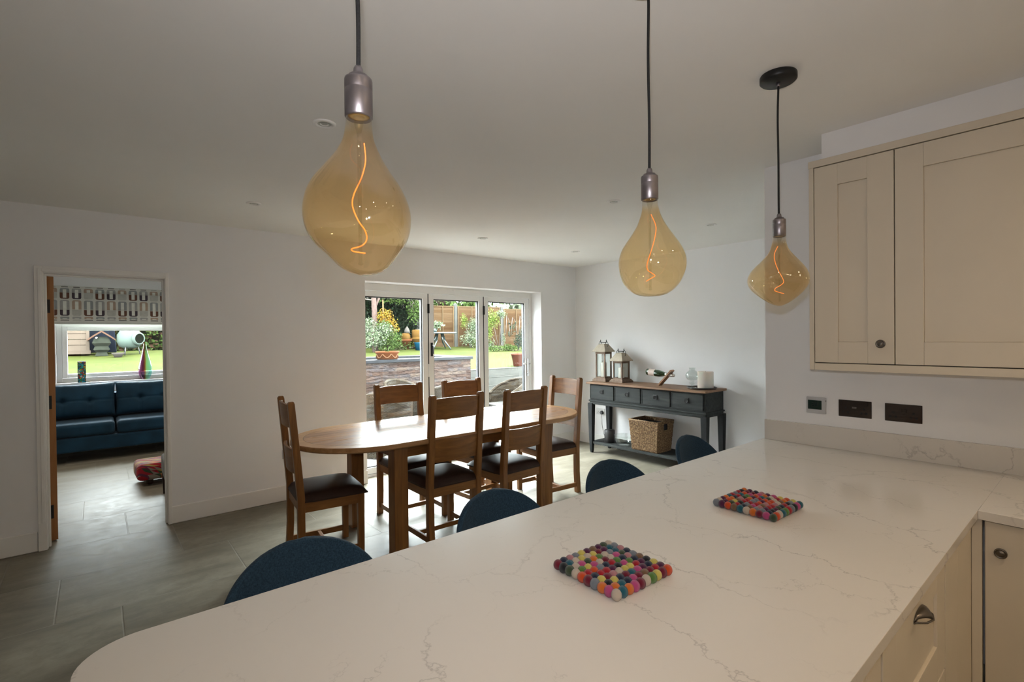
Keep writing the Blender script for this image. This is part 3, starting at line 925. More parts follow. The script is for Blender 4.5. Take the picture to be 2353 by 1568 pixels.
# ---------------------------------------------------------------- dining chairs
def dining_chair(label):
    t = thing('dining_chair', label, 'dining chair', group='ladder-back dining chairs around the table')
    Wd, D, H, w = .406, .383, 1.098, .045
    for s in (1, -1):
        b = MB(); b.taper((0, 0, 0), (w / 2 - .003, w / 2 - .003), (0, 0, .445), (w / 2, w / 2))
        b.build('leg', M['oak_z'], t, loc=(D / 2, s * Wd / 2, 0), bevel=.003)
        b = MB()
        prof = [(-.012, 0), (.0, .20), (.0, .47), (-.012, .62), (-.030, .84), (-.050, 1.06), (-.052, 1.085), (-.050, H)]
        rs = []
        for k, (dx, z) in enumerate(prof):
            hx = .0225 if z < .5 else .0225 - .003 * (z - .5)
            hy = .0225
            if k == len(prof) - 1:
                hx, hy = .015, .015
            rs.append([(dx - hx, -hy, z), (dx + hx, -hy, z), (dx + hx, hy, z), (dx - hx, hy, z)])
        b.rings(rs, 0, False)
        b.build('leg', M['oak_z'], t, loc=(-D / 2, s * Wd / 2, 0), bevel=.003)
    def back_x(z):
        return -D / 2 - (.030 * (z - .47) / .37 if z < .84 else .030 + .02 * (z - .84) / .22)
    for z0, z1 in ((.622, .785), (.925, 1.072)):
        b = MB()
        n = 14
        rs = []
        for i in range(n + 1):
            u = i / n
            y = -Wd / 2 + .018 + u * (Wd - .036)
            bow = .026 * (1 - (2 * u - 1) ** 2)
            q = []
            for z, sg in ((z0, -1), (z1, -1), (z1, 1), (z0, 1)):
                zz = z + (.008 * (1 - (2 * u - 1) ** 2) if z == z1 and z1 > 1 else 0)
                q.append((back_x(z) - bow + sg * .009, y, zz))
            rs.append(q)
        b.rings(rs, 0, False)
        b.build('slat', M['oak_y'], t, bevel=.002)
    for s in (1, -1):
        MB().box(-D / 2 + .02, D / 2 - .02, s * (Wd / 2 + .006) - .010, s * (Wd / 2 + .006) + .010, .375, .440).build('seat_rail', M['oak_x'], t, bevel=.002)
    MB().box(D / 2 - .006, D / 2 + .014, -Wd / 2 + .02, Wd / 2 - .02, .375, .44).build('seat_rail', M['oak_y'], t, bevel=.002)
    MB().box(-D / 2 - .012, -D / 2 + .008, -Wd / 2 + .02, Wd / 2 - .02, .375, .44).build('seat_rail', M['oak_y'], t, bevel=.002)
    # padded seat
    def top(u, v):
        x = (u - .5) * 2; y = (v - .5) * 2
        hx, hy = .222, .232
        cx = .013
        sx = math.copysign(min(1, abs(x)) ** .9, x); sy = math.copysign(min(1, abs(y)) ** .9, y)
        e = (1 - x ** 4) * (1 - y ** 4)
        notch = 1.0
        return (cx + hx * sx, hy * sy * (1.0 if x > -.6 else .97), .450 + .052 * max(0, e) ** .42 + .006 * (1 - x * x) * (1 - y * y))
    b = MB(); b.grid(top, 18, 18)
    def bot(u, v):
        p = top(u, v); return (p[0], p[1], .440)
    b.grid(bot, 18, 18)
    for edge in (lambda k: (k, 0), lambda k: (k, 1), lambda k: (0, k), lambda k: (1, k)):
        b.grid(lambda u, v, e=edge: (lambda a, c: tuple(a[i] * v + c[i] * (1 - v) for i in range(3)))(top(*e(u)), bot(*e(u))), 18, 1)
    b.build('seat', M['leather'], t)
    for s in (1, -1):
        MB().box(-D / 2 + .015, D / 2 - .015, s * Wd / 2 - .009, s * Wd / 2 + .009, .055, .095).build('stretcher', M['oak_x'], t, bevel=.002)
    MB().box(-.012, .012, -Wd / 2 + .005, Wd / 2 - .005, .058, .092).build('stretcher', M['oak_y'], t, bevel=.002)
    return t
chairs = [(1.213, 3.530, -.116, 'oak dining chair at the left end of the table, seen side-on'),
          (1.982, 3.241, 1.560, 'oak dining chair on the near side, its back partly hiding the table middle'),
          (2.579, 3.188, 1.624, 'oak dining chair on the near side, right of the other near-side chair'),
          (2.044, 3.805, -1.601, 'oak dining chair on the far side before the left glass panel'),
          (2.732, 3.799, -1.516, 'oak dining chair on the far side before the middle glass panel'),
          (3.352, 3.507, 3.061, 'oak dining chair at the right end of the table, by the room corner')]
ch0 = dining_chair(chairs[0][3])
for i, (x, y, a, l) in enumerate(chairs):
    o = ch0 if i == 0 else copy_tree(ch0)
    o.location = (x, y, 0)
    o.rotation_euler = (0, 0, a)
    o['label'] = l

# ---------------------------------------------------------------- bar stools
M['bluefab'] = paint('blue_wool_fabric', (0.021, 0.043, 0.067), 0.9, var=0.35, scale=220, bump=0.45, bscale=500, spec=0.1, sheen=0.05)
def stool(label):
    t = thing('bar_stool', label, 'bar stool', group='blue upholstered bar stools')
    # +x is the way the sitter faces; a shell wraps up from the seat into a rounded back
    def shell(off):
        def P(u, v):
            s = (u - .5) * 2
            # v: 0 front of seat -> .55 rear of seat -> 1 top of back
            if v < .5:
                q = v / .5
                x = .20 - .36 * q
                z = .625 + .012 * (1 - q) - .022 * math.sin(math.pi * q) + .035 * abs(s) ** 2.5 * (.4 + .6 * q)
                y = s * (.19 + .03 * math.sin(math.pi * q))
            else:
                q = (v - .5) / .5
                wd = .236 * math.sqrt(max(0.0, 1 - (max(0.0, q - .12) / .88) ** 2.3))
                y = s * max(wd, .012)
                x = -.16 - .055 * math.sin(min(1, q * 1.3) * math.pi / 2) - .015 * q + .085 * (abs(y) / .22) ** 2.2 * (1 - .25 * q)
                z = .628 + .262 * q + .035 * abs(s) ** 2.5 * (1 - q)
            return (x + off[0], y, z + off[2])
        return P
    b = MB(); b.grid(shell((0, 0, 0)), 28, 36)
    o = b.build('seat_shell', M['bluefab'], t)
    md = o.modifiers.new('thick', 'SOLIDIFY'); md.thickness = .022; md.offset = 0
    md = o.modifiers.new('sub', 'SUBSURF'); md.levels = 1; md.render_levels = 1
    for sx in (1, -1):
        for sy in (1, -1):
            MB().tube([(sx * .13 - .01, sy * .12, .61), (sx * .19 - .01, sy * .19, .0)], [.012, .009], 12).build('leg', M['blackm'], t)
    b = MB(); q = [(.166, .17, .24), (.166, -.17, .24), (-.186, -.17, .24), (-.186, .17, .24), (.166, .17, .24)]
    b.tube(q, .007, 8); b.build('footrest', M['blackm'], t)
    return t
st = [(.462, 1.36, 'blue fabric bar stool back, largest and nearest, at the left of the worktop'),
      (1.205, 1.36, 'blue fabric bar stool back, second nearest along the worktop edge'),
      (1.905, 1.36, 'blue fabric bar stool back, third along, left of the one by the basket'),
      (2.640, 1.36, 'blue fabric bar stool back, farthest, before the console table basket')]
s0 = stool(st[0][2])
for i, (x, y, l) in enumerate(st):
    o = s0 if i == 0 else copy_tree(s0)
    o.location = (x, y, 0)
    o.rotation_euler = (0, 0, math.radians(-90 + (0, 2, -3, 4)[i]))
    if i == 3: o.scale = (1, 1, 1.03)
    o['label'] = l

# ---------------------------------------------------------------- console table and what stands on it
M['slate'] = wood('charcoal_painted_wood', (0.017, 0.019, 0.019), (0.052, 0.056, 0.055), 'y', .65, 1.0, spec=.12)
M['slate_z'] = wood('charcoal_painted_leg', (0.010, 0.011, 0.012), (0.032, 0.034, 0.035), 'z', .65, 1.0, spec=.12)
M['constop'] = wood('weathered_brown_top', (0.13, 0.068, 0.036), (0.25, 0.14, 0.078), 'y', .55, 1.0, .2)
CT = .912
cn = thing('console_table', 'charcoal painted console table with four drawers and a brown wooden top', 'console table', (5.04, 3.50, 0))
MB().box(-.215, .235, -.815, .825, CT - .024, CT).build('top', M['constop'], cn, bevel=.005)
b = MB(); b.box(-.165, .205, -.79, .80, .675, CT - .024); b.build('drawer_case', M['slate'], cn, bevel=.003)
b = MB(); b.box(-.180, .215, -.802, .812, .662, .680); b.box(-.168, .205, -.792, .802, .625, .662); b.build('apron', M['slate'], cn, bevel=.004)
for k in range(4):
    y1 = .787 - k * .392
    b = MB()
    b.box(-.176, -.150, y1 - .375, y1, .700, .872); 
    d = b.build('drawer', M['slate'], cn, bevel=.003)
    b = MB(); ringbox(b, 0, .375, .700, .872, .014, 0, .004)
    dm = MB()
    yc = y1 - .1875
    dm.box(-.180, -.176, y1 - .375, y1, .700, .708); dm.box(-.180, -.176, y1 - .375, y1, .864, .872)
    dm.box(-.180, -.176, y1 - .375, y1 - .367, .708, .864); dm.box(-.180, -.176, y1 - .008, y1, .708, .864)
    dm.build('drawer_beading', M['slate'], d)
    h = MB(); h.box(-.183, -.176, yc - .026, yc + .026, .770, .822)
    rg = [(-.190, yc + .021 * math.cos(a * math.pi / 10), .792 + .021 * math.sin(a * math.pi / 10)) for a in range(21)]
    h.tube(rg, .0035, 8)
    h.build('ring_pull', M['blackm'], d)
for sx, sy in ((-1, 1), (1, 1), (-1, -1), (1, -1)):
    px = -.155 if sx < 0 else .195; py = .785 if sy > 0 else -.775
    b = MB()
    b.rings([[(px + q[0] * h, py + q[1] * h, z) for q in ((-1, -1), (1, -1), (1, 1), (-1, 1))] for z, h in ((0.0, .014), (.03, .019), (.09, .021), (.16, .025), (.62, .034), (.64, .034))], 0, False)
    b.build('leg', M['slate_z'], cn, bevel=.003)
MB().box(-.165, .205, -.785, .795, .118, .148).build('shelf', M['slate'], cn, bevel=.003)

M['lantern'] = wood('weathered_lantern_wood', (0.11, 0.068, 0.045), (0.22, 0.15, 0.105), 'z', .65)
M['lroof'] = paint('taupe_lantern_roof', (0.34, 0.29, 0.22), 0.6, var=.12, scale=20)
M['lglass'] = clear_glass('lantern_glass', (0.96, 0.98, 0.97), 1.4)
M['wax'] = paint('ivory_wax', (0.70, 0.66, 0.58), 0.55, var=.03)
M['wax'].node_tree.nodes['Principled BSDF'].inputs['Subsurface Weight'].default_value = 0.15
def lantern(x, y, rz, hb, label, clabel, ch):
    t = thing('lantern', label, 'lantern', (x, y, CT), rz, 'wood and glass lanterns on the console')
    b = MB(); b.taper((0, 0, 0), (.104, .104), (0, 0, .022), (.104, .104)); b.taper((0, 0, .022), (.100, .100), (0, 0, .042), (.086, .086)); b.build('base', M['lantern'], t, bevel=.002)
    z0, z1 = .042, .042 + hb
    for sx in (1, -1):
        for sy in (1, -1):
            MB().box(sx * .066 - .0085, sx * .066 + .0085, sy * .066 - .0085, sy * .066 + .0085, z0, z1).build('post', M['lantern'], t, bevel=.001)
    b = MB(); ringf = lambda zA, zB: (b.box(-.0745, .0745, -.0745, -.058, zA, zB), b.box(-.0745, .0745, .058, .0745, zA, zB), b.box(-.0745, -.058, -.058, .058, zA, zB), b.box(.058, .0745, -.058, .058, zA, zB))
    ringf(z0, z0 + .018); b.build('frame_rail', M['lantern'], t); b = MB(); ringf(z1 - .026, z1); b.build('frame_rail', M['lantern'], t)
    for a in range(4):
        c_, s_ = math.cos(a * math.pi / 2), math.sin(a * math.pi / 2)
        g_ = MB().box(.064, .066, -.057, .057, z0 + .018, z1 - .026)
        g_.build('glass_panel', M['lglass'], t, rot=(0, 0, a * math.pi / 2))
    b = MB(); b.taper((0, 0, z1), (.104, .104), (0, 0, z1 + .010), (.104, .104)); b.taper((0, 0, z1 + .010), (.104, .104), (0, 0, z1 + .095), (.048, .048)); b.taper((0, 0, z1 + .095), (.044, .044), (0, 0, z1 + .102), (.044, .044))
    b.build('roof', M['lroof'], t, bevel=.002)
    zt = z1 + .102
    b = MB(); b.tube([(0, -.044, zt + .020), (0, .044, zt + .020)], .0045, 10)
    for s in (1, -1):
        b.tube([(0, s * .034, zt), (0, s * .034, zt + .02)], .0035, 8)
        b.tube([(0, s * .046, zt + .050), (0, s * .050, zt + .036), (0, s * .068, zt + .018), (0, s * .076, zt - .010), (0, s * .066, zt - .034), (0, s * .044, zt - .042)], .0032, 8)
        b.tube([(0, s * .046, zt + .056), (0, s * .046, zt + .040), (0, s * .044, zt + .012)], [.002, .006, .003], 8)
    b.build('handle', M['blackm'], t)
    c = MB(); c.lathe([(.036, 0), (.038, .004), (.038, ch - .006), (.034, ch), (.020, ch - .004), (.001, ch - .005)], 28)
    cc = c.build('candle', M['wax'], loc=(x, y, CT + .043))
    tag(cc, clabel, 'candle', 'candles inside the lanterns')
lantern(5.06, 4.225, math.radians(3), .338, 'tallest weathered wood and glass lantern, left end of the console table', 'white pillar candle standing inside the taller lantern', .20)
lantern(5.075, 3.955, math.radians(-2), .226, 'shorter weathered wood and glass lantern beside the tall lantern', 'white pillar candle standing inside the shorter lantern', .145)

# bottle balanced in a leaning wooden holder
M['bottle'] = paint('dark_green_bottle', (0.006, 0.022, 0.006), 0.08, var=.1, coat=.6)
M['foil'] = paint('silver_foil', (0.62, 0.58, 0.54), 0.28, 0.9, var=.15, scale=80, bump=.5, bscale=200)
M['label'] = paint('pale_pink_label', (0.60, 0.49, 0.44), 0.6, var=.04, scale=20)
M['holder'] = wood('bottle_holder_wood', (0.17, 0.080, 0.035), (0.32, 0.17, 0.08), 'z', .5)
bh = thing('bottle_holder', 'slanted wooden plank wine bottle holder on the console', 'bottle holder', (5.05, 3.385, CT))
dy, dz = -.162, .172
ln = math.hypot(dy, dz)
ang = math.atan2(-dy, dz)
b = MB(); b.box(-.036, .036, -.009, .009, 0, ln + .012)
o = b.build('plank', M['holder'], bh, loc=(0, -.004, .004), rot=(ang, 0, 0), bevel=.002)
bo = thing('wine_bottle', 'dark green sparkling wine bottle with pale label, resting in the slanted holder', 'bottle', (5.05, 3.555, CT + .155))
bd = Vector((0, -.365, -.030)).normalized()
rotx = math.atan2(bd.z, -bd.y)
rq = (math.radians(90) + rotx * -1 * -1, 0, 0)
L_ = .365
k = L_ / .30
rr = .040
body = [(.001, 0), (rr * .8, 0.002), (rr, .012), (rr, .150), (rr * .97, .175), (rr * .80, .210), (rr * .55, .245), (.0155, .272), (.0148, .30)]
b = MB(); b.lathe(body, 36); bb = b.build('glass_body', M['bottle'], bo, rot=(math.radians(90) - rotx, 0, 0))
b = MB(); b.lathe([(rr + .0006, .040), (rr + .0006, .120)], 36, cap0=False, cap1=False); b.build('bottle_label', M['label'], bo, rot=(math.radians(90) - rotx, 0, 0))
b = MB(); b.lathe([(.0225, .258), (.0168, .275), (.0165, .325), (.0195, .330), (.0195, .345), (.0172, .352), (.0165, .366), (.010, .372)], 28); b.build('foil_cap', M['foil'], bo, rot=(math.radians(90) - rotx, 0, 0))

tr = MB(); tr.lathe([(.145, 0), (.152, .004), (.155, .018), (.150, .018), (.147, .006), (.001, .006)], 48)
M['tray'] = paint('dark_brown_tray', (0.030, 0.018, 0.014), .35, var=.2)
tag(tr.build('tray', M['tray'], loc=(5.07, 2.865, CT)), 'round dark brown tray at right end of the console', 'tray')
cb = thing('pillar_candle', 'thick white pillar candle on the round tray', 'candle', (5.08, 2.825, CT + .0065))
MB().lathe([(.080, 0), (.0825, .004), (.0825, .176), (.079, .181), (.060, .176), (.001, .170)], 48).build('wax_body', M['wax'], cb)
MB().tube([(0, 0, .168), (.001, .0, .184)], .0015, 6).build('wick', M['blackp'], cb)
M['cglass'] = clear_glass('clear_glassware', (0.93, 0.95, 0.94), 1.5, boost=1.6)
gh = MB(); gh.lathe([(.045, 0), (.044, .003), (.012, .008), (.008, .020), (.010, .035), (.022, .045), (.034, .055), (.030, .066), (.016, .074), (.020, .080), (.050, .092), (.068, .115), (.072, .140), (.064, .166), (.040, .188), (.026, .196), (.030, .206), (.036, .222)], 40, cap1=False)
gh.lathe([(.034, .222), (.028, .206), (.024, .197), (.038, .187), (.062, .165), (.069, .140), (.065, .116), (.048, .095), (.001, .088)], 40, cap0=False)
tag(gh.build('glass_goblet', M['cglass'], loc=(5.00, 2.935, CT + .0065)), 'clear bulbous glass vase standing on the tray', 'glass vase')

# on the lower shelf
sk = thing('speaker', 'small black cylindrical speaker on the console shelf', 'speaker', (4.985, 4.075, .1485))
MB().lathe([(.062, 0), (.066, .004), (.066, .150), (.062, .156)], 40).build('grille', M['blackp'], sk)
MB().lathe([(.061, .156), (.060, .160), (.001, .1605)], 40).build('top_panel', M['blackm'], sk)
bw_ = MB(); bw_.lathe([(.055, 0), (.075, .004), (.098, .045), (.112, .085), (.118, .125)], 44, cap1=False); bw_.lathe([(.114, .125), (.108, .086), (.094, .048), (.068, .012), (.001, .010)], 44, cap0=False)
tag(bw_.build('glass_bowl', M['cglass'], loc=(4.985, 3.855, .1485)), 'clear glass bowl between the speaker and the basket', 'glass bowl')
def weave():
    m, nt, b = new_mat('seagrass_weave')
    g = G(nt)
    v = g.coord()
    n = g.noise(g.mapping(v, (60, 60, 90)), 1.0, 3, .6)
    n2 = g.noise(v, 5, 3)
    c = g.ramp(n, ((.35, (.06, .03, .014)), (.52, (.19, .11, .05)), (.66, (.38, .25, .13))))
    c = g.mix(g.math('MULTIPLY', n2, .4), c, (.12, .065, .032))
    g.put(b.inputs['Base Color'], c)
    b.inputs['Roughness'].default_value = .8
    g.put(b.inputs['Normal'], g.bump(n, .6, .004))
    return m
M['weave'] = weave()
M['inner'] = paint('basket_inside', (0.03, 0.018, 0.012), .9, var=.3, scale=30)
bk = thing('storage_basket', 'tall woven seagrass basket with cut-out handles on the console shelf', 'basket', (5.025, 3.485, .1485))
b = MB()
hx0, hy0, hx1, hy1, hh = .135, .172, .160, .200, .355
n = 24
def wallrow(b, p0, p1, q0, q1, n, skip=()):
    for i in range(n):
        u = (i + .5) / n
        a = Vector(p0).lerp(Vector(p1), u); c = Vector(q0).lerp(Vector(q1), u)
        rad = (Vector(q1) - Vector(q0)).length / n * .52
        pts = [a.lerp(c, k / 14) + Vector((random.Random(i * 31 + k).uniform(-.001, .001), random.Random(i * 17 + k).uniform(-.001, .001), 0)) for k in range(15)]
        if i in skip:
            b.tube(pts[:11], rad, 7); b.tube(pts[13:], rad, 7)
        else:
            b.tube(pts, [rad * (1.12 if k % 2 else .80) for k in range(15)], 7)
random.seed(5)
fs_ = ((-hx0, hy0), (-hx0, -hy0), (hx0, -hy0), (hx0, hy0)); ft_ = ((-hx1, hy1), (-hx1, -hy1), (hx1, -hy1), (hx1, hy1))
for k in range(4):
    p0, p1 = fs_[k], fs_[(k + 1) % 4]; q0, q1 = ft_[k], ft_[(k + 1) % 4]
    wallrow(b, (*p0, 0), (*p1, 0), (*q0, hh), (*q1, hh), 24 if k % 2 == 0 else 19, skip=range(7, 12) if k % 2 else ())
b.build('woven_wall', M['weave'], bk)
b = MB()
for k in range(4):
    q0, q1 = ft_[k], ft_[(k + 1) % 4]
    b.tube([(*q0, hh), (*q1, hh)], .008, 8)
b.build('rim', M['weave'], bk)
b = MB(); b.box(-hx0 + .004, hx0 - .004, -hy0 + .004, hy0 - .004, .0, .012)
b.build('base', M['inner'], bk)
ln_ = MB()
ln_.taper((0, 0, .012), (.125, .160), (0, 0, .325), (.140, .180))
M['books'] = paint('dark_contents', (0.02, 0.02, 0.024), .7, var=.3, scale=8)
tag(ln_.build('folded_blanket', M['books'], loc=(5.025, 3.485, .1485), bevel=.02), 'dark folded fabric filling the seagrass basket', 'blanket')

ws = thing('double_socket', 'white double socket low on the far wall behind the console', 'wall socket', (XF, 4.474, .468))
MB().box(-.008, 0, -.073, .073, -.043, .043).build('plate', M['whitep'], ws, bevel=.003)
MB().box(-.011, -.008, .010, .022, .012, .032).build('switch', M['whitep'], ws); MB().box(-.011, -.008, -.022, -.010, .012, .032).build('switch', M['whitep'], ws)
b = MB()
for (a0, a1) in ((.036, -.004), (.047, -.022), (.025, -.022)): b.box(-.0084, -.008, a0 - .003, a0 + .003, a1 - .004, a1 + .004)
b.build('pin_holes', M['hole'], ws)
pl_ = thing('power_plug', 'black plug and thin cable leading down to the speaker', 'plug', (XF - .008, 4.440, .455))
MB().lathe([(.022, 0), (.025, -.004), (.023, -.026), (.016, -.034)], 28, axis='x').build('plug_body', M['blackp'], pl_)
ptn = [(-.018, 0, -.018), (-.020, -.002, -.045), (-.024, -.010, -.09), (-.05, -.035, -.15), (-.10, -.09, -.21), (-.17, -.17, -.262), (-.205, -.262, -.29), (-.215, -.30, -.300)]
MB().tube(ptn, .0028, 8).build('cable', M['blackp'], pl_)
wsk = thing('double_socket', 'small socket on the long wall behind the left dining chair', 'wall socket', (1.352, YW, .43))
MB().box(-.043, .043, -.008, 0, -.043, .043).build('plate', M['pale'], wsk, bevel=.003)
# ---------------------------------------------------------------- living room
# roman blind with a pattern of rounded blocks
M['blind'] = paint('blind_linen', (0.62, 0.62, 0.57), .9, var=.03, scale=8, bump=.2, bscale=500)
BC = {k: paint('blind_' + k, c, .9, var=.06, scale=30) for k, c in dict(brown=(.13, .060, .040), navy=(.060, .045, .060), grey=(.46, .46, .42), tan=(.40, .30, .23), slate=(.28, .30, .30), stone=(.36, .36, .35), light=(.70, .71, .65), dark=(.035, .03, .03)).items()}
bmats = [M['blind']] + list(BC.values())
BI = {k: i + 1 for i, k in enumerate(BC)}
bl = thing('roman_blind', 'patterned grey and brown roman blind above the living room window', 'blind', (0, 8.99, 0))
b = MB()
X0, X1 = -.62, 1.02
folds = [(2.155, 2.245, -.030), (1.925, 2.158, -.050), (1.755, 1.93, -.068), (1.732, 1.775, -.050)]
for k, (z0, z1, y) in enumerate(folds):
    b.box(X0, X1, y, y + .018, z0, z1)
def rrect(b, cx, hx, z0, z1, r0, r1, y, mi):
    P = []
    def arc(x, z, r, a0):
        if r <= 0:
            P.append((x, z)); return
        for k in range(6):
            a = a0 + math.pi / 2 * k / 5
            P.append((x + r * math.cos(a), z + r * math.sin(a)))
    arc(cx + hx - r1, z1 - r1, r1, 0); arc(cx - hx + r1, z1 - r1, r1, math.pi / 2); arc(cx - hx + r0, z0 + r0, r0, math.pi); arc(cx + hx - r0, z0 + r0, r0, 3 * math.pi / 2)
    b.prism(P, y - .0012, y, 'y', mi)
for c in range(13):
    cx = -.322 + .1215 * (c - 2)
    k = (c + 2) % 3
    cols_low1 = ('brown', 'navy', 'grey')[(c + 1) % 3]
    cols_up1 = ('slate', 'stone', 'tan')[(c + 1) % 3]
    rrect(b, cx, .048, 2.157, 2.215, 0, .020, -.030, BI[cols_up1]); rrect(b, cx, .018, 2.157, 2.200, 0, .0, -.0312, BI['light'])
    rrect(b, cx, .048, 2.072, 2.155, .020, 0, -.050, BI[cols_low1])
    if cols_low1 != 'grey': rrect(b, cx, .018, 2.085, 2.155, .0, 0, -.0512, BI['light'])
    rrect(b, cx, .034, 2.228, 2.236, .003, .003, -.030, BI['dark'] if c % 3 != 1 else BI['stone'])
    low2 = ('navy', 'grey', 'brown')[(c + 1) % 3]; up2 = ('stone', 'tan', 'slate')[(c + 1) % 3]
    rrect(b, cx, .048, 1.930, 2.055, 0, .022, -.050, BI[up2]); rrect(b, cx, .018, 1.930, 2.040, 0, 0, -.0512, BI['light'])
    rrect(b, cx, .048, 1.845, 1.925, .022, 0, -.068, BI[low2])
    if low2 != 'grey': rrect(b, cx, .018, 1.858, 1.925, 0, 0, -.0692, BI['light'])
    rrect(b, cx, .046, 1.800, 1.832, .012, .014, -.068, BI[('stone', 'tan', 'slate')[c % 3]]); rrect(b, cx, .024, 1.803, 1.811, .003, .003, -.0692, BI['light'])
    rrect(b, cx, .044, 1.781, 1.790, .003, .003, -.068, BI['dark'] if c % 3 else BI['stone'])
b.build('blind_fabric', bmats, bl)

# sofa
M['velvet'] = paint('petrol_blue_velvet', (0.007, 0.036, 0.068), .7, var=.25, scale=5, bump=.1, bscale=300, spec=.2, sheen=.08)
sf = thing('sofa', 'petrol blue velvet sofa with buttoned cushions under the living room window', 'sofa', (0, 0, 0))
SX0, SX1 = -.72, 1.46
b = MB(); b.box(SX0, SX1, 8.13, 8.92, .135, .315); b.build('base', M['velvet'], sf, bevel=.02)
b = MB(); b.box(SX0, SX1, 8.74, 8.93, .30, .80); b.build('back_frame', M['velvet'], sf, bevel=.03)
for s, x in ((1, SX0), (-1, SX1)):
    b = MB(); b.box(min(x, x - s * .13), max(x, x - s * .13), 8.13, 8.93, .135, .62); b.build('arm', M['velvet'], sf, bevel=.04, seg=4)
def pillow(b, cx, cy, cz, hx, hy, hz, tufts=(), seams=(), n=40):
    """soft box; the face towards -y carries seams and buttons"""
    def se(u, v, side):
        x = (u - .5) * 2; z = (v - .5) * 2
        e = max(0, (1 - abs(x) ** 5)) ** .35 * max(0, (1 - abs(z) ** 4)) ** .35
        d = hy * (.25 + .75 * e)
        if side < 0:
            for tx, tz in tufts:
                d -= .045 * math.exp(-((x - tx) ** 2 / .012 + (z - tz) ** 2 / .025))
            for sx in seams:
                d -= .012 * math.exp(-((x - sx) / .03) ** 2)
            for tx, tz in tufts[:1]:
                d -= .010 * math.exp(-((z - tz) / .05) ** 2)
        k = 1 + .03 * (abs(x) ** 3) * (abs(z) ** 3) - .02 * (1 - abs(x)) * abs(z)
        return (cx + x * hx * k, cy + side * d, cz + z * hz * (k + .02 * abs(x)))
    b.grid(lambda u, v: se(u, v, -1), n, n)
    b.grid(lambda u, v: se(u, v, 1), n, n)
    for fz in (0, 1):
        b.grid(lambda u, v, f=fz: tuple(a * v + c * (1 - v) for a, c in zip(se(u, f, -1), se(u, f, 1))), n, 3)
        b.grid(lambda u, v, f=fz: tuple(a * v + c * (1 - v) for a, c in zip(se(f, u, -1), se(f, u, 1))), n, 3)
for cx in (-.225, .575):
    b = MB(); b.box(cx - .39, cx + .39, 8.12, 8.80, .320, .485)
    b.build('seat_cushion', M['velvet'], sf, bevel=.045, seg=5)
    b = MB(); pillow(b, 0, 0, 0, .388, .13, .215, [(-.34, -.05), (.34, -.05)], [-.34, .34])
    b.build('back_cushion', M['velvet'], sf, loc=(cx + .01, 8.68, .715), rot=(math.radians(-12), 0, 0))
b = MB()
for x in (SX0 + .12, SX1 - .12):
    for y in (8.22, 8.84): b.lathe([(.018, 0), (.028, .136)], 16, (x, y, 0))
b.build('leg', M['blackm'], sf)

# things on the window sill
def glassblock():
    m, nt, b = new_mat('coloured_glass_mosaic')
    g = G(nt)
    v = g.mapping(g.coord(), (1, 1, 1))
    vn = g.n('ShaderNodeTexVoronoi', feature='F1', distance='MANHATTAN'); g.put(vn.inputs['Vector'], v); vn.inputs['Scale'].default_value = 46
    sc = g.n('ShaderNodeSeparateColor'); g.put(sc.inputs[0], vn.outputs['Color'])
    c = g.ramp(sc.outputs[0], ((0, (.01, .30, .42)), (.22, (.02, .45, .50)), (.38, (.60, .32, .02)), (.5, (.50, .03, .02)), (.6, (.02, .30, .12)), (.7, (.03, .05, .20)), (.82, (.65, .62, .5)), (.92, (.75, .50, .05))), 'CONSTANT')
    e = g.voronoi(v, 46, 'DISTANCE_TO_EDGE')
    c = g.mix(g.ramp(e, ((0, 1.0), (.05, 1.0), (.09, 0.0))), c, (.01, .01, .012))
    g.put(b.inputs['Base Color'], c)
    b.inputs['Roughness'].default_value = .15
    b.inputs['Transmission Weight'].default_value = .35
    return m
M['mosaic'] = glassblock()
t = thing('tealight_block', 'narrow upright coloured mosaic glass ornament on the window sill', 'ornament', (-.162, 8.99, WZ0))
MB().box(-.041, .041, -.018, .018, 0, .285).build('glass_block', M['mosaic'], t, bevel=.003)
b = MB(); ringbox(b, -.043, .043, 0, .287, .004, -.020, .020); b.build('lead_edge', M['blackm'], t)
def vaseglass():
    m = bpy.data.materials.new('swirled_vase_glass'); m.use_nodes = True
    nt = m.node_tree; nt.nodes.clear(); g = G(nt)
    v = g.coord(); x, y, z = g.sep(v)
    f = g.math('MULTIPLY_ADD', x, 6.0, .5)
    f = g.math('ADD', f, g.math('MULTIPLY', g.noise(v, 5, 3), .12))
    c = g.ramp(f, ((.10, (.30, .10, .22)), (.42, (.28, .08, .20)), (.52, (.45, .20, .05)), (.60, (.55, .75, .50)), (.85, (.45, .75, .68))))
    tr = g.n('ShaderNodeBsdfTransparent'); g.put(tr.inputs[0], c)
    gl = g.n('ShaderNodeBsdfGlossy'); gl.inputs['Roughness'].default_value = .05
    df = g.n('ShaderNodeBsdfDiffuse'); g.put(df.inputs[0], c)
    m1 = g.n('ShaderNodeMixShader'); m1.inputs[0].default_value = .22; nt.links.new(tr.outputs[0], m1.inputs[1]); nt.links.new(df.outputs[0], m1.inputs[2])
    fr = schlick(g, 1.5)
    m2 = g.n('ShaderNodeMixShader'); nt.links.new(fr, m2.inputs[0]); nt.links.new(m1.outputs[0], m2.inputs[1]); nt.links.new(gl.outputs[0], m2.inputs[2])
    o = g.n('ShaderNodeOutputMaterial'); nt.links.new(m2.outputs[0], o.inputs[0])
    return m
M['vase'] = vaseglass()
b = MB(); b.lathe([(.035, 0), (.050, .010), (.072, .055), (.083, .115), (.080, .17), (.064, .25), (.042, .345), (.024, .44), (.016, .50), (.019, .545)], 40, cap1=False)
tag(b.build('glass_vase', M['vase'], loc=(.538, 9.02, WZ0)), 'tall teardrop glass vase, purple and green, on the window sill', 'vase')

